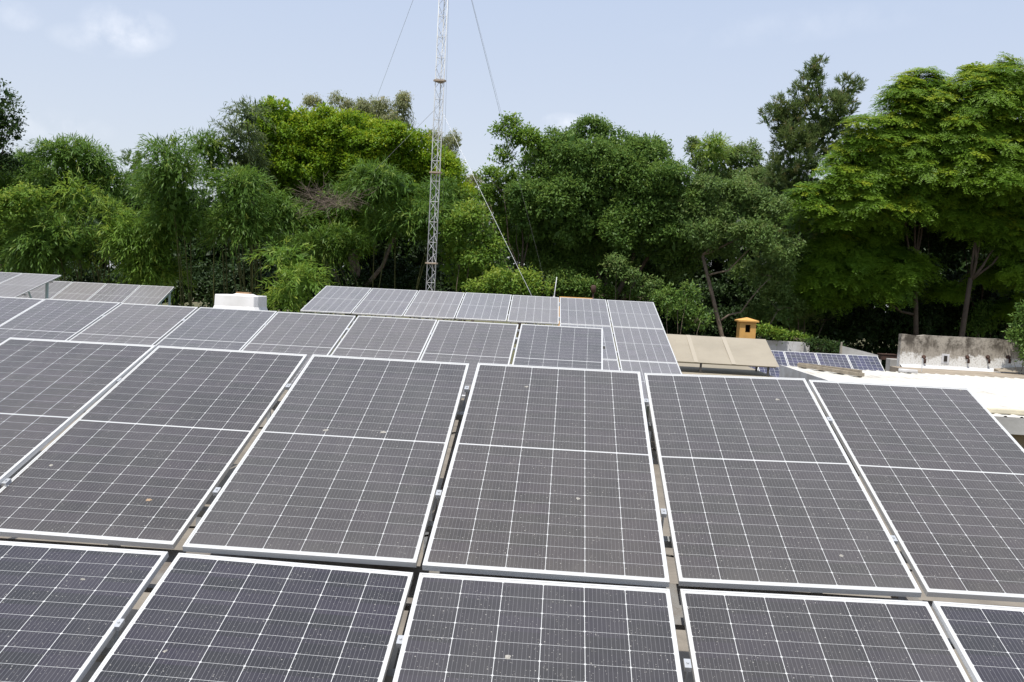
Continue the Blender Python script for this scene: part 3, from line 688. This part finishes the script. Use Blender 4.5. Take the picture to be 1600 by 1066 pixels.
TW = {(0, 'U'): [-0.0826, 0.0725, -0.0317, -0.0006, -0.0064, -0.0132], (1, 'U'): [-0.097, 0.0844, -0.0566, 0.0136, 0.0004, -0.011], (2, 'U'): [-0.0172, -0.0622, 0.0269, -0.0013, 0.0054, 0.0038], (3, 'U'): [0.016, -0.1592, 0.0835, -0.0058, -0.0038, -0.0073], (4, 'U'): [0.0536, 0.0225, -0.0159, 0.0126, -0.0212, 0.0045], (5, 'U'): [0.1025, 0.1442, -0.0755, 0.021, 0.0034, 0.0138], (1, 'L'): [-0.051, -0.003, 0.0177, -0.0042, -0.0045, -0.0017], (2, 'L'): [-0.0265, -0.011, 0.0153, -0.0063, 0.0149, -0.0062], (3, 'L'): [0.0076, -0.1149, 0.061, 0.0199, -0.0011, 0.0031], (4, 'L'): [0.0588, 0.023, -0.0411, 0.0286, -0.0141, 0.0067], (5, 'L'): [0.036, 0.0036, 0.0164, 0.0034, 0.0041, -0.0013]}
T1O, T1T = (-.5775, 6.2381, 2.9 - .5335), 20
GAP1 = .0868; PIT = WP + .025; front = {}
for (k, r_), tw in TW.items():
    cx = (k - 3) * PIT + WP / 2; cy = -HP / 2 if r_ == 'U' else -HP - GAP1 - HP / 2
    mw = tmat(T1O, T1T, 0) @ Matrix.Translation((cx + tw[0], cy + tw[1], tw[2])) @ rotv(tw[3:])
    o = place_panel('mono' if r_ == 'U' else 'low', mw, f"large dusty panel in the {'upper' if r_ == 'U' else 'lower'} row of the nearest array, {ORD[5 - k]} from its right end", 'panels of the nearest array'); front[(k, r_)] = o
bpy.context.view_layer.update()
def front_z(x, y):
    zs = []
    for o in front.values():
        q = tmat(T1O, T1T, 0).inverted() @ o.matrix_world; c_ = q.translation
        if abs(c_.y - y) < HP / 2 + .1 and abs(c_.x - x) < PIT * .75: n_ = q.to_3x3() @ Vector((0, 0, 1)); zs.append(c_.z - (n_.x * (x - c_.x) + n_.y * (y - c_.y)) / n_.z)
    return sum(zs) / len(zs) if zs else 0
gx1 = [(k - 3) * PIT - .0125 + (TW[(k, 'U')][0] + TW[(k - 1, 'U')][0]) / 2 for k in range(1, 6)]
make_rack(T1O, T1T, 0, -3 * PIT - .2, 3 * PIT + .1, 4.75, 2, HP + GAP1, HP, 0, 'galvanised rack of rails and legs under the nearest array', gx1, [gx1[0], gx1[1], gx1[2], gx1[4]], [gx1[0], gx1[1] - .02, gx1[4]], dz=.11, cz=front_z)
_t = MB(); _T = tmat(T1O, T1T, 0)
rk = bpy.data.objects['mounting_rack']; _i = Matrix.Translation(rk.location).inverted(); _n = (_T.to_3x3() @ Vector((0, 0, 1)))
_t.beam(_i @ (_T @ Vector((-3 * PIT - .2, -HP + .03, -.20))), _i @ (_T @ Vector((3 * PIT + .1, -HP + .03, -.20))), .30, .03, _n); _t.build('gap_strip', mat_dark_steel, rk)  # wide dark strip added so that the row gap reads as shaded
for (ya_, sg_) in ((-.30 * HP, .05), (-.80 * HP, .04), (-HP - GAP1 - .3 * HP, .05)):    # black string cables tied along the rails
    pts = [_i @ (_T @ Vector((-3 * PIT + 6 * PIT * i / 60, ya_ + .02 * math.sin(i * 1.3), -.19 - sg_ * abs(math.sin(i * .42))))) for i in range(61)]
    MB().tube(pts, .006, 5).build('cable', mat_post, rk, True)
# table 2
T2 = ((-2.848, 12.184, 2.9 - .459), 20.07, -1.53)
for i, k in enumerate(range(2, -6, -1)):
    mw = tmat(*T2) @ Matrix.Translation((k * PIT + WP / 2 + random.Random(k).uniform(-.008, .008), -HP / 2, random.Random(k + 50).uniform(-.006, .006)))
    place_panel('mid', mw, f'dusty panel in the second array behind the nearest one, {ORD[i]} from its right end', 'panels of the second array')
make_rack(*T2, -5 * PIT - .3, 3 * PIT + .02, 4.7, 1, HP + .04, HP, 0, 'galvanised rack under the second array from the camera', [k * PIT - .0125 for k in range(-4, 3)], [k * PIT - .55 for k in range(-4, 4, 2)], [k * PIT - .55 for k in range(-4, 4, 2)])
# table 3
T3 = ((-5.807, 21.328, 2.9 - .102), 14.36, .87)
for row, ks in ((0, range(6, -1, -1)), (1, (6, 5)), (2, (6, 5))):
    for k in ks:
        mw = tmat(*T3) @ Matrix.Translation((k * PIT + WP / 2, -HP / 2 - row * (HP + .02), random.Random(k + 90 + row).uniform(-.006, .006)))
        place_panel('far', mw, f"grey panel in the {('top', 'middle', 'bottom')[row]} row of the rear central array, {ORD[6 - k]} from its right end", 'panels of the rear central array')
make_rack(*T3, -.05, 7 * PIT, 6.95, 3, HP + .02, HP, 0, 'galvanised rack under the rear central array in front of the mast', [k * PIT - .0125 for k in range(1, 7)], [k * PIT + .5 for k in range(0, 7, 2)], [k * PIT + .5 for k in range(0, 7, 2)])
# table 4 and 5, far left
T4 = ((-13.546, 29.938, 2.9 - .457), 19.39, 6.67)
for i, k in enumerate(range(-1, -5, -1)):
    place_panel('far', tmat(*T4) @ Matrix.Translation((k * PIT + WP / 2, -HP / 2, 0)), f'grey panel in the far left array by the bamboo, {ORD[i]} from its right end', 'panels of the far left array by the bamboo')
make_rack(*T4, -4 * PIT - .05, .0, 2.4, 1, HP, HP, 0, 'blue grey steel rack with slanting strut under the far left array by the bamboo', [k * PIT - .0125 for k in range(-3, 0)], [-.10, -2.1], [-.10, -2.1], True)
T5 = ((-14.36, 24.37, 2.9 - .202), 16.4, 0)
for i, k in enumerate(range(-1, -3, -1)):
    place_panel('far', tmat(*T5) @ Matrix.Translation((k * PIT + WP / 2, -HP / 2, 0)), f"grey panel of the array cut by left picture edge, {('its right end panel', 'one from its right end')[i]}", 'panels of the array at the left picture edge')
make_rack(*T5, -2 * PIT - .05, .0, 2.4, 1, HP, HP, 0, 'blue grey steel rack under the array cut by the left picture edge', [-PIT - .0125], [-.3, -1.6], [-.3, -1.6], True)
# table 6: small blue panels
p = at(1225, 548.7, 29); T6 = (tuple(p), 30, 0)
for i, k in enumerate(range(2, -3, -1)):
    place_panel('poly', tmat(*T6) @ Matrix.Translation((k * (WQ + .02) + WQ / 2, -HQ / 2, 0)), f'small blue polycrystalline panel behind the white roof, {ORD[i]} from the right', 'small blue panels behind the white roof')
make_rack(*T6, -2 * (WQ + .02) - .05, 3 * (WQ + .02), 1.7, 1, HQ, HQ, .3, 'steel rack under the row of small blue panels', [k * (WQ + .02) - .01 for k in range(-1, 3)], [.1, 2.6, -1.8], [.1, 2.6, -1.8])

# bird droppings and leaves on the nearest panels
def spot(panel, x, y, s, mat, name, label=None):
    rr = random.Random(int(x * 100 + y)); 
    d = pxdir(x, y); mwi = panel.matrix_world.inverted(); a = mwi @ CAM; b_ = mwi.to_3x3() @ d; t = -(a.z + .001) / b_.z; q = a + b_ * t
    n = 14; v = [(0, 0, .004)]; 
    for i in range(n):
        an = 2 * math.pi * i / n; k = s * rr.uniform(.45, 1.15); v.append((math.cos(an) * k, math.sin(an) * k * .8, 0))
    m_ = MB(); m_.add(v, [(0, 1 + i, 1 + (i + 1) % n) for i in range(n)]); gl = [c for c in panel.children if c.name.startswith('glass')][0]; o = m_.build(name, mat, gl); o.location = (q.x, q.y, -.0022); return o
mat_drop = weathered('dried dropping', (.40, .38, .34), (.22, .21, .19), 70, .9, 0)
mat_deadleaf = weathered('dead leaf', (.42, .30, .20), (.30, .20, .12), 60, .8, 0)
bpy.context.view_layer.update()
for (k, r_, x, y, s, mt, nm) in ((1, 'U', 80, 727, .016, mat_drop, 'bird_dropping'), (1, 'U', 232, 781, .018, mat_deadleaf, 'dry_leaf'), (2, 'U', 509, 672, .020, mat_drop, 'bird_dropping'), (2, 'U', 598, 675, .022, mat_drop, 'bird_dropping'), (3, 'L', 793, 1027, .017, mat_drop, 'bird_dropping'), (2, 'L', 258, 1017, .011, mat_drop, 'bird_dropping'), (1, 'L', 129, 905, .013, mat_drop, 'bird_dropping'), (4, 'U', 1215, 624, .018, mat_drop, 'bird_dropping'), (4, 'U', 1315, 868, .012, mat_drop, 'bird_dropping'), (3, 'U', 823, 604, .014, mat_drop, 'bird_dropping'), (3, 'U', 903, 779, .013, mat_drop, 'bird_dropping'), (5, 'U', 1500, 609, .013, mat_drop, 'bird_dropping')):
    spot(front[(k, r_)], x, y, s, mt, nm)

# ------------------------------------------------------------------ lattice mast and guys
MY = 26.0; mxp = at(673, 452, MY); MX = mxp.x
ms = empty('lattice_mast', (MX, MY, 0), 0, 'tall white triangular lattice mast rising behind the rear central array', 'mast')
zt = 2.9 + 11.6; rad = .145; ang = [R(90), R(208), R(332)]
legp = [Vector((math.cos(a) * rad, math.sin(a) * rad, 0)) for a in ang]
fz = [at(x, y, MY).z for x, y in ((675, 413), (679, 270), (687, 127))]; dz = fz[2] - fz[1]; fz = [fz[1] + dz * i for i in (-2, -1, 0, 1, 2, 3)]; fz = [z_ for z_ in fz if 0 < z_ < zt]
for p in legp: MB().tube([p, p + Vector((0, 0, zt))], .0145, 8).build('mast_leg', mat_mast, ms, True)
lat = MB(); nseg = int(zt / .30)
for i in range(nseg):
    z0, z1 = zt * i / nseg, zt * (i + 1) / nseg
    for k in range(3):
        a, b_ = legp[k], legp[(k + 1) % 3]
        if i % 2: a, b_ = b_, a
        lat.tube([a + Vector((0, 0, z0)), b_ + Vector((0, 0, z1))], .0065, 5, False)
        if i % 2 == 0: lat.tube([a + Vector((0, 0, z0)), b_ + Vector((0, 0, z0))], .006, 5, False)
lat.build('lacing', mat_mast, ms)
for z_ in fz:
    t = MB(); pts = [(math.cos(a) * .20, math.sin(a) * .20) for a in [R(90 + d_) for d_ in (-14, 14, 106, 134, 226, 254)]]; t.prism(pts, z_ - .022, z_ + .022); t.build('flange', mat_flange, ms)
def wire(a, b_, r_, label, sag=.0):
    a = Vector(a); b_ = Vector(b_); pts = [a.lerp(b_, i / 16) - Vector((0, 0, sag * math.sin(math.pi * i / 16))) - a for i in range(17)]
    o = MB().tube(pts, r_, 5).build('guy_wire', mat_wire, None, True); o.location = a; tag(o, label, 'guy wire', 'guy wires of the lattice mast'); return o
hiA = Vector((MX, MY, 2.9 + 11.15)); loA = Vector((MX, MY, at(690, 165, MY).z))
wire(loA, at(838, 477, 23.0), .005, 'thick pale guy wire from the mast down to right, ending behind the rear array')
wire(hiA, at(862, 482, 34), .0035, 'thin upper guy wire slanting down right before the dark green tree')
wire(hiA, at(500, 392, 72), .006, 'thin guy wire slanting down left from the mast top behind the bright dome tree')
wire(hiA + Vector((.1, 0, 0)), at(688, 470, 40), .004, 'thin wire hanging steeply close beside the right of the mast')
wire(loA, at(430, 425, 70), .006, 'short lower guy wire running left from the mast into the trees')
wire(hiA, at(842, 420, 60), .006, 'farthest thin guy wire slanting down right beyond the leaning branch')

# ------------------------------------------------------------------ trees
FG = 'bamboo clumps left of the mast'
tree('broadleaf_tree', 'dark broadleaf tree cut by the left picture edge above the bamboo', 'tree', 'broad', 'dark', 34, [(-30, 190, 43, 70), (-8, 150, 30, 30), (6, 178, 26, 22), (12, 208, 28, 18), (-6, 232, 26, 18), (2, 256, 34, 12)], base=-60, dens=.55, rb=.5, size=1.0, inner=.5)
tree('bamboo_clump', 'tall arching bamboo mound at far left with feathery top', 'bamboo', 'bamboo', 'bamboo', 37, [(115, 252, 60, 30), (150, 270, 46, 34), (40, 282, 66, 32), (165, 315, 38, 48), (95, 300, 60, 36), (-10, 300, 50, 50)], group=FG, extra=26, rb=.9, tip=.3)
tree('bamboo_clump', 'yellow green young bamboo tuft with yellow culms in the left mound', 'bamboo', 'bamboo', 'light', 34.6, [(122, 312, 24, 26), (175, 335, 18, 16), (105, 330, 20, 16)], group=FG, extra=16, rb=.5, tip=.9, dens=.7)
tree('bamboo_clump', 'low rounded bamboo mound behind the far left panels', 'bamboo', 'bamboo', 'bamboo', 34.5, [(88, 380, 66, 40), (60, 410, 60, 36), (130, 395, 34, 32)], group=FG, extra=12, rb=.9)
tree('leafy_tree', 'pale yellowish green small tree at the left edge below the bamboo', 'tree', 'broad', 'light', 34.3, [(28, 335, 48, 38), (-5, 375, 40, 55), (5, 420, 40, 35)], r0=.09, tip=.5, rb=.6)
tree('leafy_shrub', 'leafy light green shrub between low bamboo mound and hanging plume', 'shrub', 'bamboo', 'light', 34.5, [(225, 400, 52, 44), (200, 365, 42, 34), (255, 360, 30, 44), (240, 425, 60, 30)], rb=.7, tip=.35, extra=8)
tree('pine_tree', 'small distant grey green tree rising between two bamboo mounds', 'tree', 'needle', 'grey', 52, [(211, 258, 17, 20), (222, 290, 26, 28), (206, 300, 24, 26), (240, 310, 24, 30), (225, 335, 44, 30)], r0=.12, rb=.7, dens=.9)
tree('bamboo_clump', 'drooping columnar bamboo plume with rounded top right of the far left mounds', 'bamboo', 'bamboo', 'bamboo', 33.6, [(270, 258, 40, 32), (276, 298, 40, 44), (284, 345, 32, 44)], group=FG, extra=14, rb=.6, dens=1.4, tip=.2)
tree('bamboo_clump', 'slim curled bamboo plume just right of the columnar plume', 'bamboo', 'bamboo', 'bamboo', 38, [(322, 232, 30, 18), (338, 252, 20, 30), (332, 280, 16, 26)], group=FG, extra=10, rb=.6)
tree('bamboo_clump', 'tall greyish bamboo leaning on the left side of the bright dome tree', 'bamboo', 'bamboo', 'bamboo_dry', 38, [(388, 182, 24, 22), (366, 222, 26, 32), (374, 258, 32, 28)], group=FG, extra=16, rb=.8)
tree('bamboo_clump', 'broad bamboo mass of drooping sprays left below the dome tree', 'bamboo', 'bamboo', 'bamboo', 35.5, [(370, 298, 44, 32), (378, 358, 56, 38), (430, 330, 30, 34)], group=FG, extra=18, rb=.85)
tree('bamboo_clump', 'low bright bamboo clump touching the left corner of the rear array', 'bamboo', 'bamboo', 'light', 31.5, [(470, 452, 38, 26), (445, 405, 34, 30), (455, 475, 46, 24)], group=FG, extra=10, rb=.7, tip=.3)
tree('bamboo_clump', 'wide bamboo with long drooping sprays beside the lattice mast', 'bamboo', 'bamboo', 'bamboo', 36.5, [(600, 292, 62, 28), (550, 318, 40, 28), (692, 322, 32, 38), (648, 348, 60, 34), (520, 385, 46, 26), (600, 360, 40, 22), (460, 345, 40, 26), (470, 395, 40, 24), (690, 370, 30, 30)], group=FG, extra=26, rb=.85)
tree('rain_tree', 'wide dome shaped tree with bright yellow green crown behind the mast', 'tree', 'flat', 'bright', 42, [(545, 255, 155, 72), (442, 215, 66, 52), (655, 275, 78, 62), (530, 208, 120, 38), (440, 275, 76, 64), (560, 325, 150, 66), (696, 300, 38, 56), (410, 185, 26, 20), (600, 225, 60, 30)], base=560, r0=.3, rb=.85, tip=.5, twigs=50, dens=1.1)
tree('eucalyptus_tree', 'pale feathery eucalyptus top showing above the bright dome tree', 'tree', 'euc', 'euc', 60, [(533, 162, 16, 13), (560, 170, 18, 14), (592, 172, 22, 20), (631, 168, 15, 22), (610, 192, 40, 12), (550, 192, 40, 14), (488, 162, 16, 10)], base=590, r0=.22, rb=.5, tip=.3, dens=1.8, inner=.8, size=1.3, bark=mat_bark_pale, twigs=20)
tree('eucalyptus_tree', 'smaller pale eucalyptus just right of the mast above the dome tree', 'tree', 'euc', 'euc', 62, [(680, 222, 18, 14), (707, 222, 9, 18), (690, 245, 24, 16)], r0=.15, rb=.45, dens=1.6, inner=.8, size=1.3, bark=mat_bark_pale, twigs=10)
tree('distant_tree', 'hazy pale green far tree in the gap right of the mast', 'tree', 'broad', 'euc', 70, [(738, 290, 17, 20), (730, 325, 30, 30), (748, 350, 30, 30)], r0=.15, rb=.8, size=1.2)
tree('leafy_shrub', 'bright green shrub at the foot of the trees right of the mast', 'shrub', 'broad', 'light', 35.5, [(735, 365, 40, 40), (715, 415, 34, 36), (760, 400, 34, 36), (745, 440, 50, 24)], r0=.07, tip=.4, rb=.6)
tree('leafy_shrub', 'low lime green shrub behind the rear array between wire and mast', 'shrub', 'broad', 'light', 33.5, [(795, 440, 44, 20), (765, 455, 34, 18), (830, 452, 34, 18)], r0=.05, tip=.7, rb=.5)
tree('broadleaf_tree', 'large dark green broad crowned tree in the centre right of the mast', 'tree', 'broad', 'broad', 39, [(925, 205, 26, 24), (882, 222, 34, 26), (960, 222, 30, 24), (1003, 240, 34, 30), (845, 255, 32, 28), (925, 275, 110, 60), (1020, 300, 70, 60), (855, 320, 70, 60), (950, 360, 100, 60), (1050, 330, 56, 50), (1060, 385, 50, 40), (870, 400, 60, 34), (960, 420, 60, 34, 1), (1020, 440, 44, 30, 1.5), (890, 445, 44, 26, 1.5)], base=930, r0=.32, rb=.85, tip=.25, bark=mat_bark_shade, twigs=60, dens=1.1)
tree('broadleaf_tree', 'loose light tree with leaning top branch left of the dark central tree', 'tree', 'broad', 'light', 37.5, [(797, 195, 13, 15), (782, 207, 12, 10), (818, 218, 26, 14), (786, 245, 16, 16), (840, 232, 24, 22), (766, 275, 16, 14), (785, 300, 30, 30), (765, 320, 22, 22), (810, 350, 36, 40)], base=815, r0=.09, rb=.45, tip=.15, dens=1, inner=.8, size=1.1, fork=.65, bark=mat_bark_shade)
tree('leafy_tree', 'olive tree topped with a lime green creeper right of the central tree', 'tree', 'broad', 'grey', 50, [(1112, 258, 34, 30), (1160, 258, 34, 30), (1082, 232, 10, 18), (1140, 300, 62, 36), (1185, 290, 30, 40), (1178, 232, 10, 12)], base=1140, r0=.2, rb=.8, tip=.5)
tree('creeper', 'lime green creeper heaped over the top of the olive tree', 'creeper', 'bamboo', 'light', 48.6, [(1118, 232, 24, 12), (1110, 250, 16, 16)], rb=.6, tip=1.2, extra=5, inner=.6, size=1.1)
lp = at(1098, 398, 37)
tree('leaning_tree', 'grey green tree with pale leaning bare trunk behind the canopy', 'tree', 'broad', 'grey', 37, [(1076, 335, 32, 24), (1112, 298, 36, 22), (1160, 303, 34, 24), (1196, 332, 32, 28), (1098, 362, 34, 26, -.6), (1142, 342, 40, 30), (1182, 375, 38, 28, -.8), (1218, 392, 28, 30), (1128, 396, 30, 20, -.9), (1206, 432, 34, 30, -.5), (1166, 432, 26, 22, .8), (1216, 485, 34, 30), (1066, 425, 26, 22, .5), (1182, 500, 26, 20, .6)], base=1190, r0=.10, rb=.75, tip=.2, lean=lp, bark=mat_bark)
tree('silver_oak', 'tall dark silver oak with pointed ragged top right of centre', 'tree', 'needle', 'needle', 44, [(1277, 108, 15, 18), (1265, 140, 26, 22), (1325, 136, 17, 14), (1235, 172, 28, 18), (1205, 182, 16, 14), (1290, 175, 40, 26), (1245, 215, 42, 26), (1300, 225, 40, 30), (1245, 265, 46, 34), (1250, 320, 52, 38), (1240, 375, 50, 40), (1250, 425, 50, 40), (1215, 320, 30, 50), (1225, 400, 40, 60), (1290, 350, 50, 60), (1245, 470, 50, 40)], base=1255, r0=.2, rb=.6, tip=.12, twigs=50, inner=.8, dens=1.1, fork=.6, bark=mat_bark_shade)
tree('pinnate_tree', 'large tree with layered yellow green fronds left of the right corner', 'tree', 'pinnate', 'pinnate', 39, [(1440, 168, 78, 40), (1400, 225, 92, 50), (1345, 280, 66, 44), (1300, 330, 52, 44), (1345, 350, 60, 50), (1320, 410, 64, 50), (1440, 280, 76, 56), (1385, 430, 50, 40), (1460, 215, 70, 40), (1290, 440, 46, 40)], base=1448, r0=.13, rb=.75, tip=.5, twigs=50, dens=1.1, fork=.62, inner=1, bark=mat_bark_shade)
tree('pinnate_tree', 'large layered yellow green tree cut by the right picture edge', 'tree', 'pinnate', 'pinnate', 38, [(1565, 152, 74, 42), (1525, 116, 16, 10), (1540, 215, 84, 50), (1615, 250, 60, 60), (1530, 285, 70, 50), (1600, 340, 54, 54), (1620, 420, 44, 50), (1510, 335, 50, 30), (1640, 160, 50, 50), (1560, 425, 40, 22, 1), (1478, 452, 22, 12, .5), (1600, 480, 36, 22, 1)], base=1488, r0=.14, rb=.75, tip=.6, twigs=50, dens=1.1, fork=.6, inner=1, bark=mat_bark_shade)
for i, (bx_, lab, Yt, bl) in enumerate(((1545, 'slender dark trunked tree in the shade behind the stained wall', 41, [(1545, 330, 60, 50), (1500, 360, 60, 50)]), (1398, 'shaded dark tree standing left behind the stained wall', 42.5, [(1400, 360, 70, 50), (1440, 330, 60, 50)]))):
    tree('shade_tree', lab, 'tree', 'broad', 'dark', Yt, bl, base=bx_, r0=.12, rb=.9, fork=.55, bark=mat_bark_shade)
tree('creeper', 'thin leafy creeper hanging at the right end of the stained wall', 'creeper', 'broad', 'broad', 27.4, [(1603, 498, 12, 26), (1604, 545, 9, 22), (1588, 522, 7, 8)], rb=.25, r0=.03, dens=.6, inner=.4, size=.8)
tree('creeper', 'green vine trailing from the chimney along the white wall top', 'vine', 'broad', 'light', 35.8, [(1195, 516, 10, 3), (1215, 522, 12, 4), (1238, 528, 14, 4), (1258, 533, 10, 4)], rb=.22, r0=.02, dens=1.0, inner=1, size=.8, tip=.5)
tree('hedge', 'dense green vine hedge heaped right of the white wall', 'hedge', 'broad', 'dark', 35.6, [(1278, 542, 20, 12), (1300, 546, 18, 10), (1265, 538, 12, 9)], rb=.4, r0=.04, size=.8, tip=.3)
tree('leafy_shrub', 'bushy green shrub behind the canopy at the right of the rear array', 'shrub', 'broad', 'broad', 34, [(1060, 485, 30, 20), (1092, 500, 26, 16), (1042, 468, 20, 14), (1075, 460, 18, 14)], r0=.05, rb=.45, tip=.3, dens=.8)
tree('leafy_tree', 'slim dark green tree filling the gap right of the ochre chimney', 'tree', 'needle', 'grey', 40, [(1240, 420, 30, 34), (1262, 462, 32, 30), (1228, 478, 28, 30), (1285, 500, 30, 22), (1250, 515, 34, 18)], r0=.08, rb=.6)
tree('leafy_shrub', 'small sunlit shrub seen between the trunks above the stained wall', 'shrub', 'broad', 'light', 42.5, [(1432, 478, 22, 14), (1415, 498, 18, 12)], r0=.04, rb=.4, tip=.4)
tree('leafy_shrub', 'shaded shrub between the two trunks right above the stained wall', 'shrub', 'broad', 'broad', 41, [(1548, 492, 30, 20), (1525, 512, 26, 14), (1580, 470, 22, 16)], r0=.04, rb=.45, tip=.2)
tree('leafy_shrub', 'mid green shrub low under the dark central tree behind the array', 'shrub', 'broad', 'broad', 37, [(905, 450, 30, 16), (940, 462, 28, 12), (1000, 466, 26, 12), (878, 440, 20, 14)], r0=.04, rb=.45, tip=.4)
tree('leafy_shrub', 'pale leaved hanging shrub in the shade behind the rear array', 'shrub', 'broad', 'grey', 35, [(960, 420, 14, 24), (985, 430, 14, 14), (1015, 450, 20, 14)], r0=.05, rb=.5, dens=.7, inner=.5)

# dead brushwood caught in the bamboo
rng = np.random.default_rng(5); c = at(515, 318, 34.2); mb = MB()
for i in range(90):
    d = unit(rng.normal(size=3) * np.array([1, .6, .5]) + np.array([-.1, -.2, .45])) * np.array([1.3, 1, 1]); ln = rng.uniform(.3, 1.3); m1 = Vector(d) * ln * .5 + Vector(rng.normal(size=3)) * .06; e = Vector(d) * ln + Vector((0, 0, -.1 * ln)) + Vector(rng.normal(size=3)) * .1
    o_ = Vector(rng.normal(size=3) * np.array([.42, .2, .14])); m1 += o_; e += o_; mb.tube([o_, m1, e], [.009, .006, .003], 4, False)
    for q in range(4): mb.tube([m1.lerp(e, q * .2), m1.lerp(e, .6 + q * .12) + Vector(rng.normal(size=3)) * .2], [.005, .002], 3, False)
o = mb.build('dead_brushwood', mat_deadtwig); o.location = c; tag(o, 'tangle of dead grey brown twigs caught in the bamboo below the dome tree', 'dead branches')

# understorey with its shade put into the leaf colour: nobody could count these shrubs
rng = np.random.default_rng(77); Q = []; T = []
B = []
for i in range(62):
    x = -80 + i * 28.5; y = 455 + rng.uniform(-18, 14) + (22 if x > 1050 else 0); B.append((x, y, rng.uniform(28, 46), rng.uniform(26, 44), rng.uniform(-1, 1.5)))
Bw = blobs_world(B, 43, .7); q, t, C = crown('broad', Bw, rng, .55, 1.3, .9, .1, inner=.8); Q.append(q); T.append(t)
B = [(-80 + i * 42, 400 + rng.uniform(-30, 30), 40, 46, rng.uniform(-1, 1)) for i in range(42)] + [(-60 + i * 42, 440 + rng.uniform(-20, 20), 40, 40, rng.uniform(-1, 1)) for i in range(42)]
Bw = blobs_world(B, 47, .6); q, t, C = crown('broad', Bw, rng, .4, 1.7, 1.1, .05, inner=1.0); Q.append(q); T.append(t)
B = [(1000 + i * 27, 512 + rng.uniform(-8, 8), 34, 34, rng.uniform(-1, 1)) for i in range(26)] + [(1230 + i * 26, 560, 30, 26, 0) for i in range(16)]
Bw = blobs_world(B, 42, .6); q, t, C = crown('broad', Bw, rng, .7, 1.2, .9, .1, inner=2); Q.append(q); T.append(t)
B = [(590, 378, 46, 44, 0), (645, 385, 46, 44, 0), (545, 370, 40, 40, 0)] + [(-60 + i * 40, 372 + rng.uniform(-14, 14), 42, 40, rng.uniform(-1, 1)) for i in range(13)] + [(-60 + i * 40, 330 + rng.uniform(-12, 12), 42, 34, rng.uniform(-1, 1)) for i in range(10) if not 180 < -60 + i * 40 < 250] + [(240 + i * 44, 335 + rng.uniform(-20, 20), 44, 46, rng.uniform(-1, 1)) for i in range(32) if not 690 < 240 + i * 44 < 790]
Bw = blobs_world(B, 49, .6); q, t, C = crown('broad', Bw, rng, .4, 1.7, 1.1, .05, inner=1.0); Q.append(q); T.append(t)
o = mesh_quads('undergrowth', np.concatenate(Q), np.concatenate(T), LM['deep'], None); tag(o, 'undergrowth coloured dark as in shade along the foot of the trees', 'undergrowth', kind='stuff')
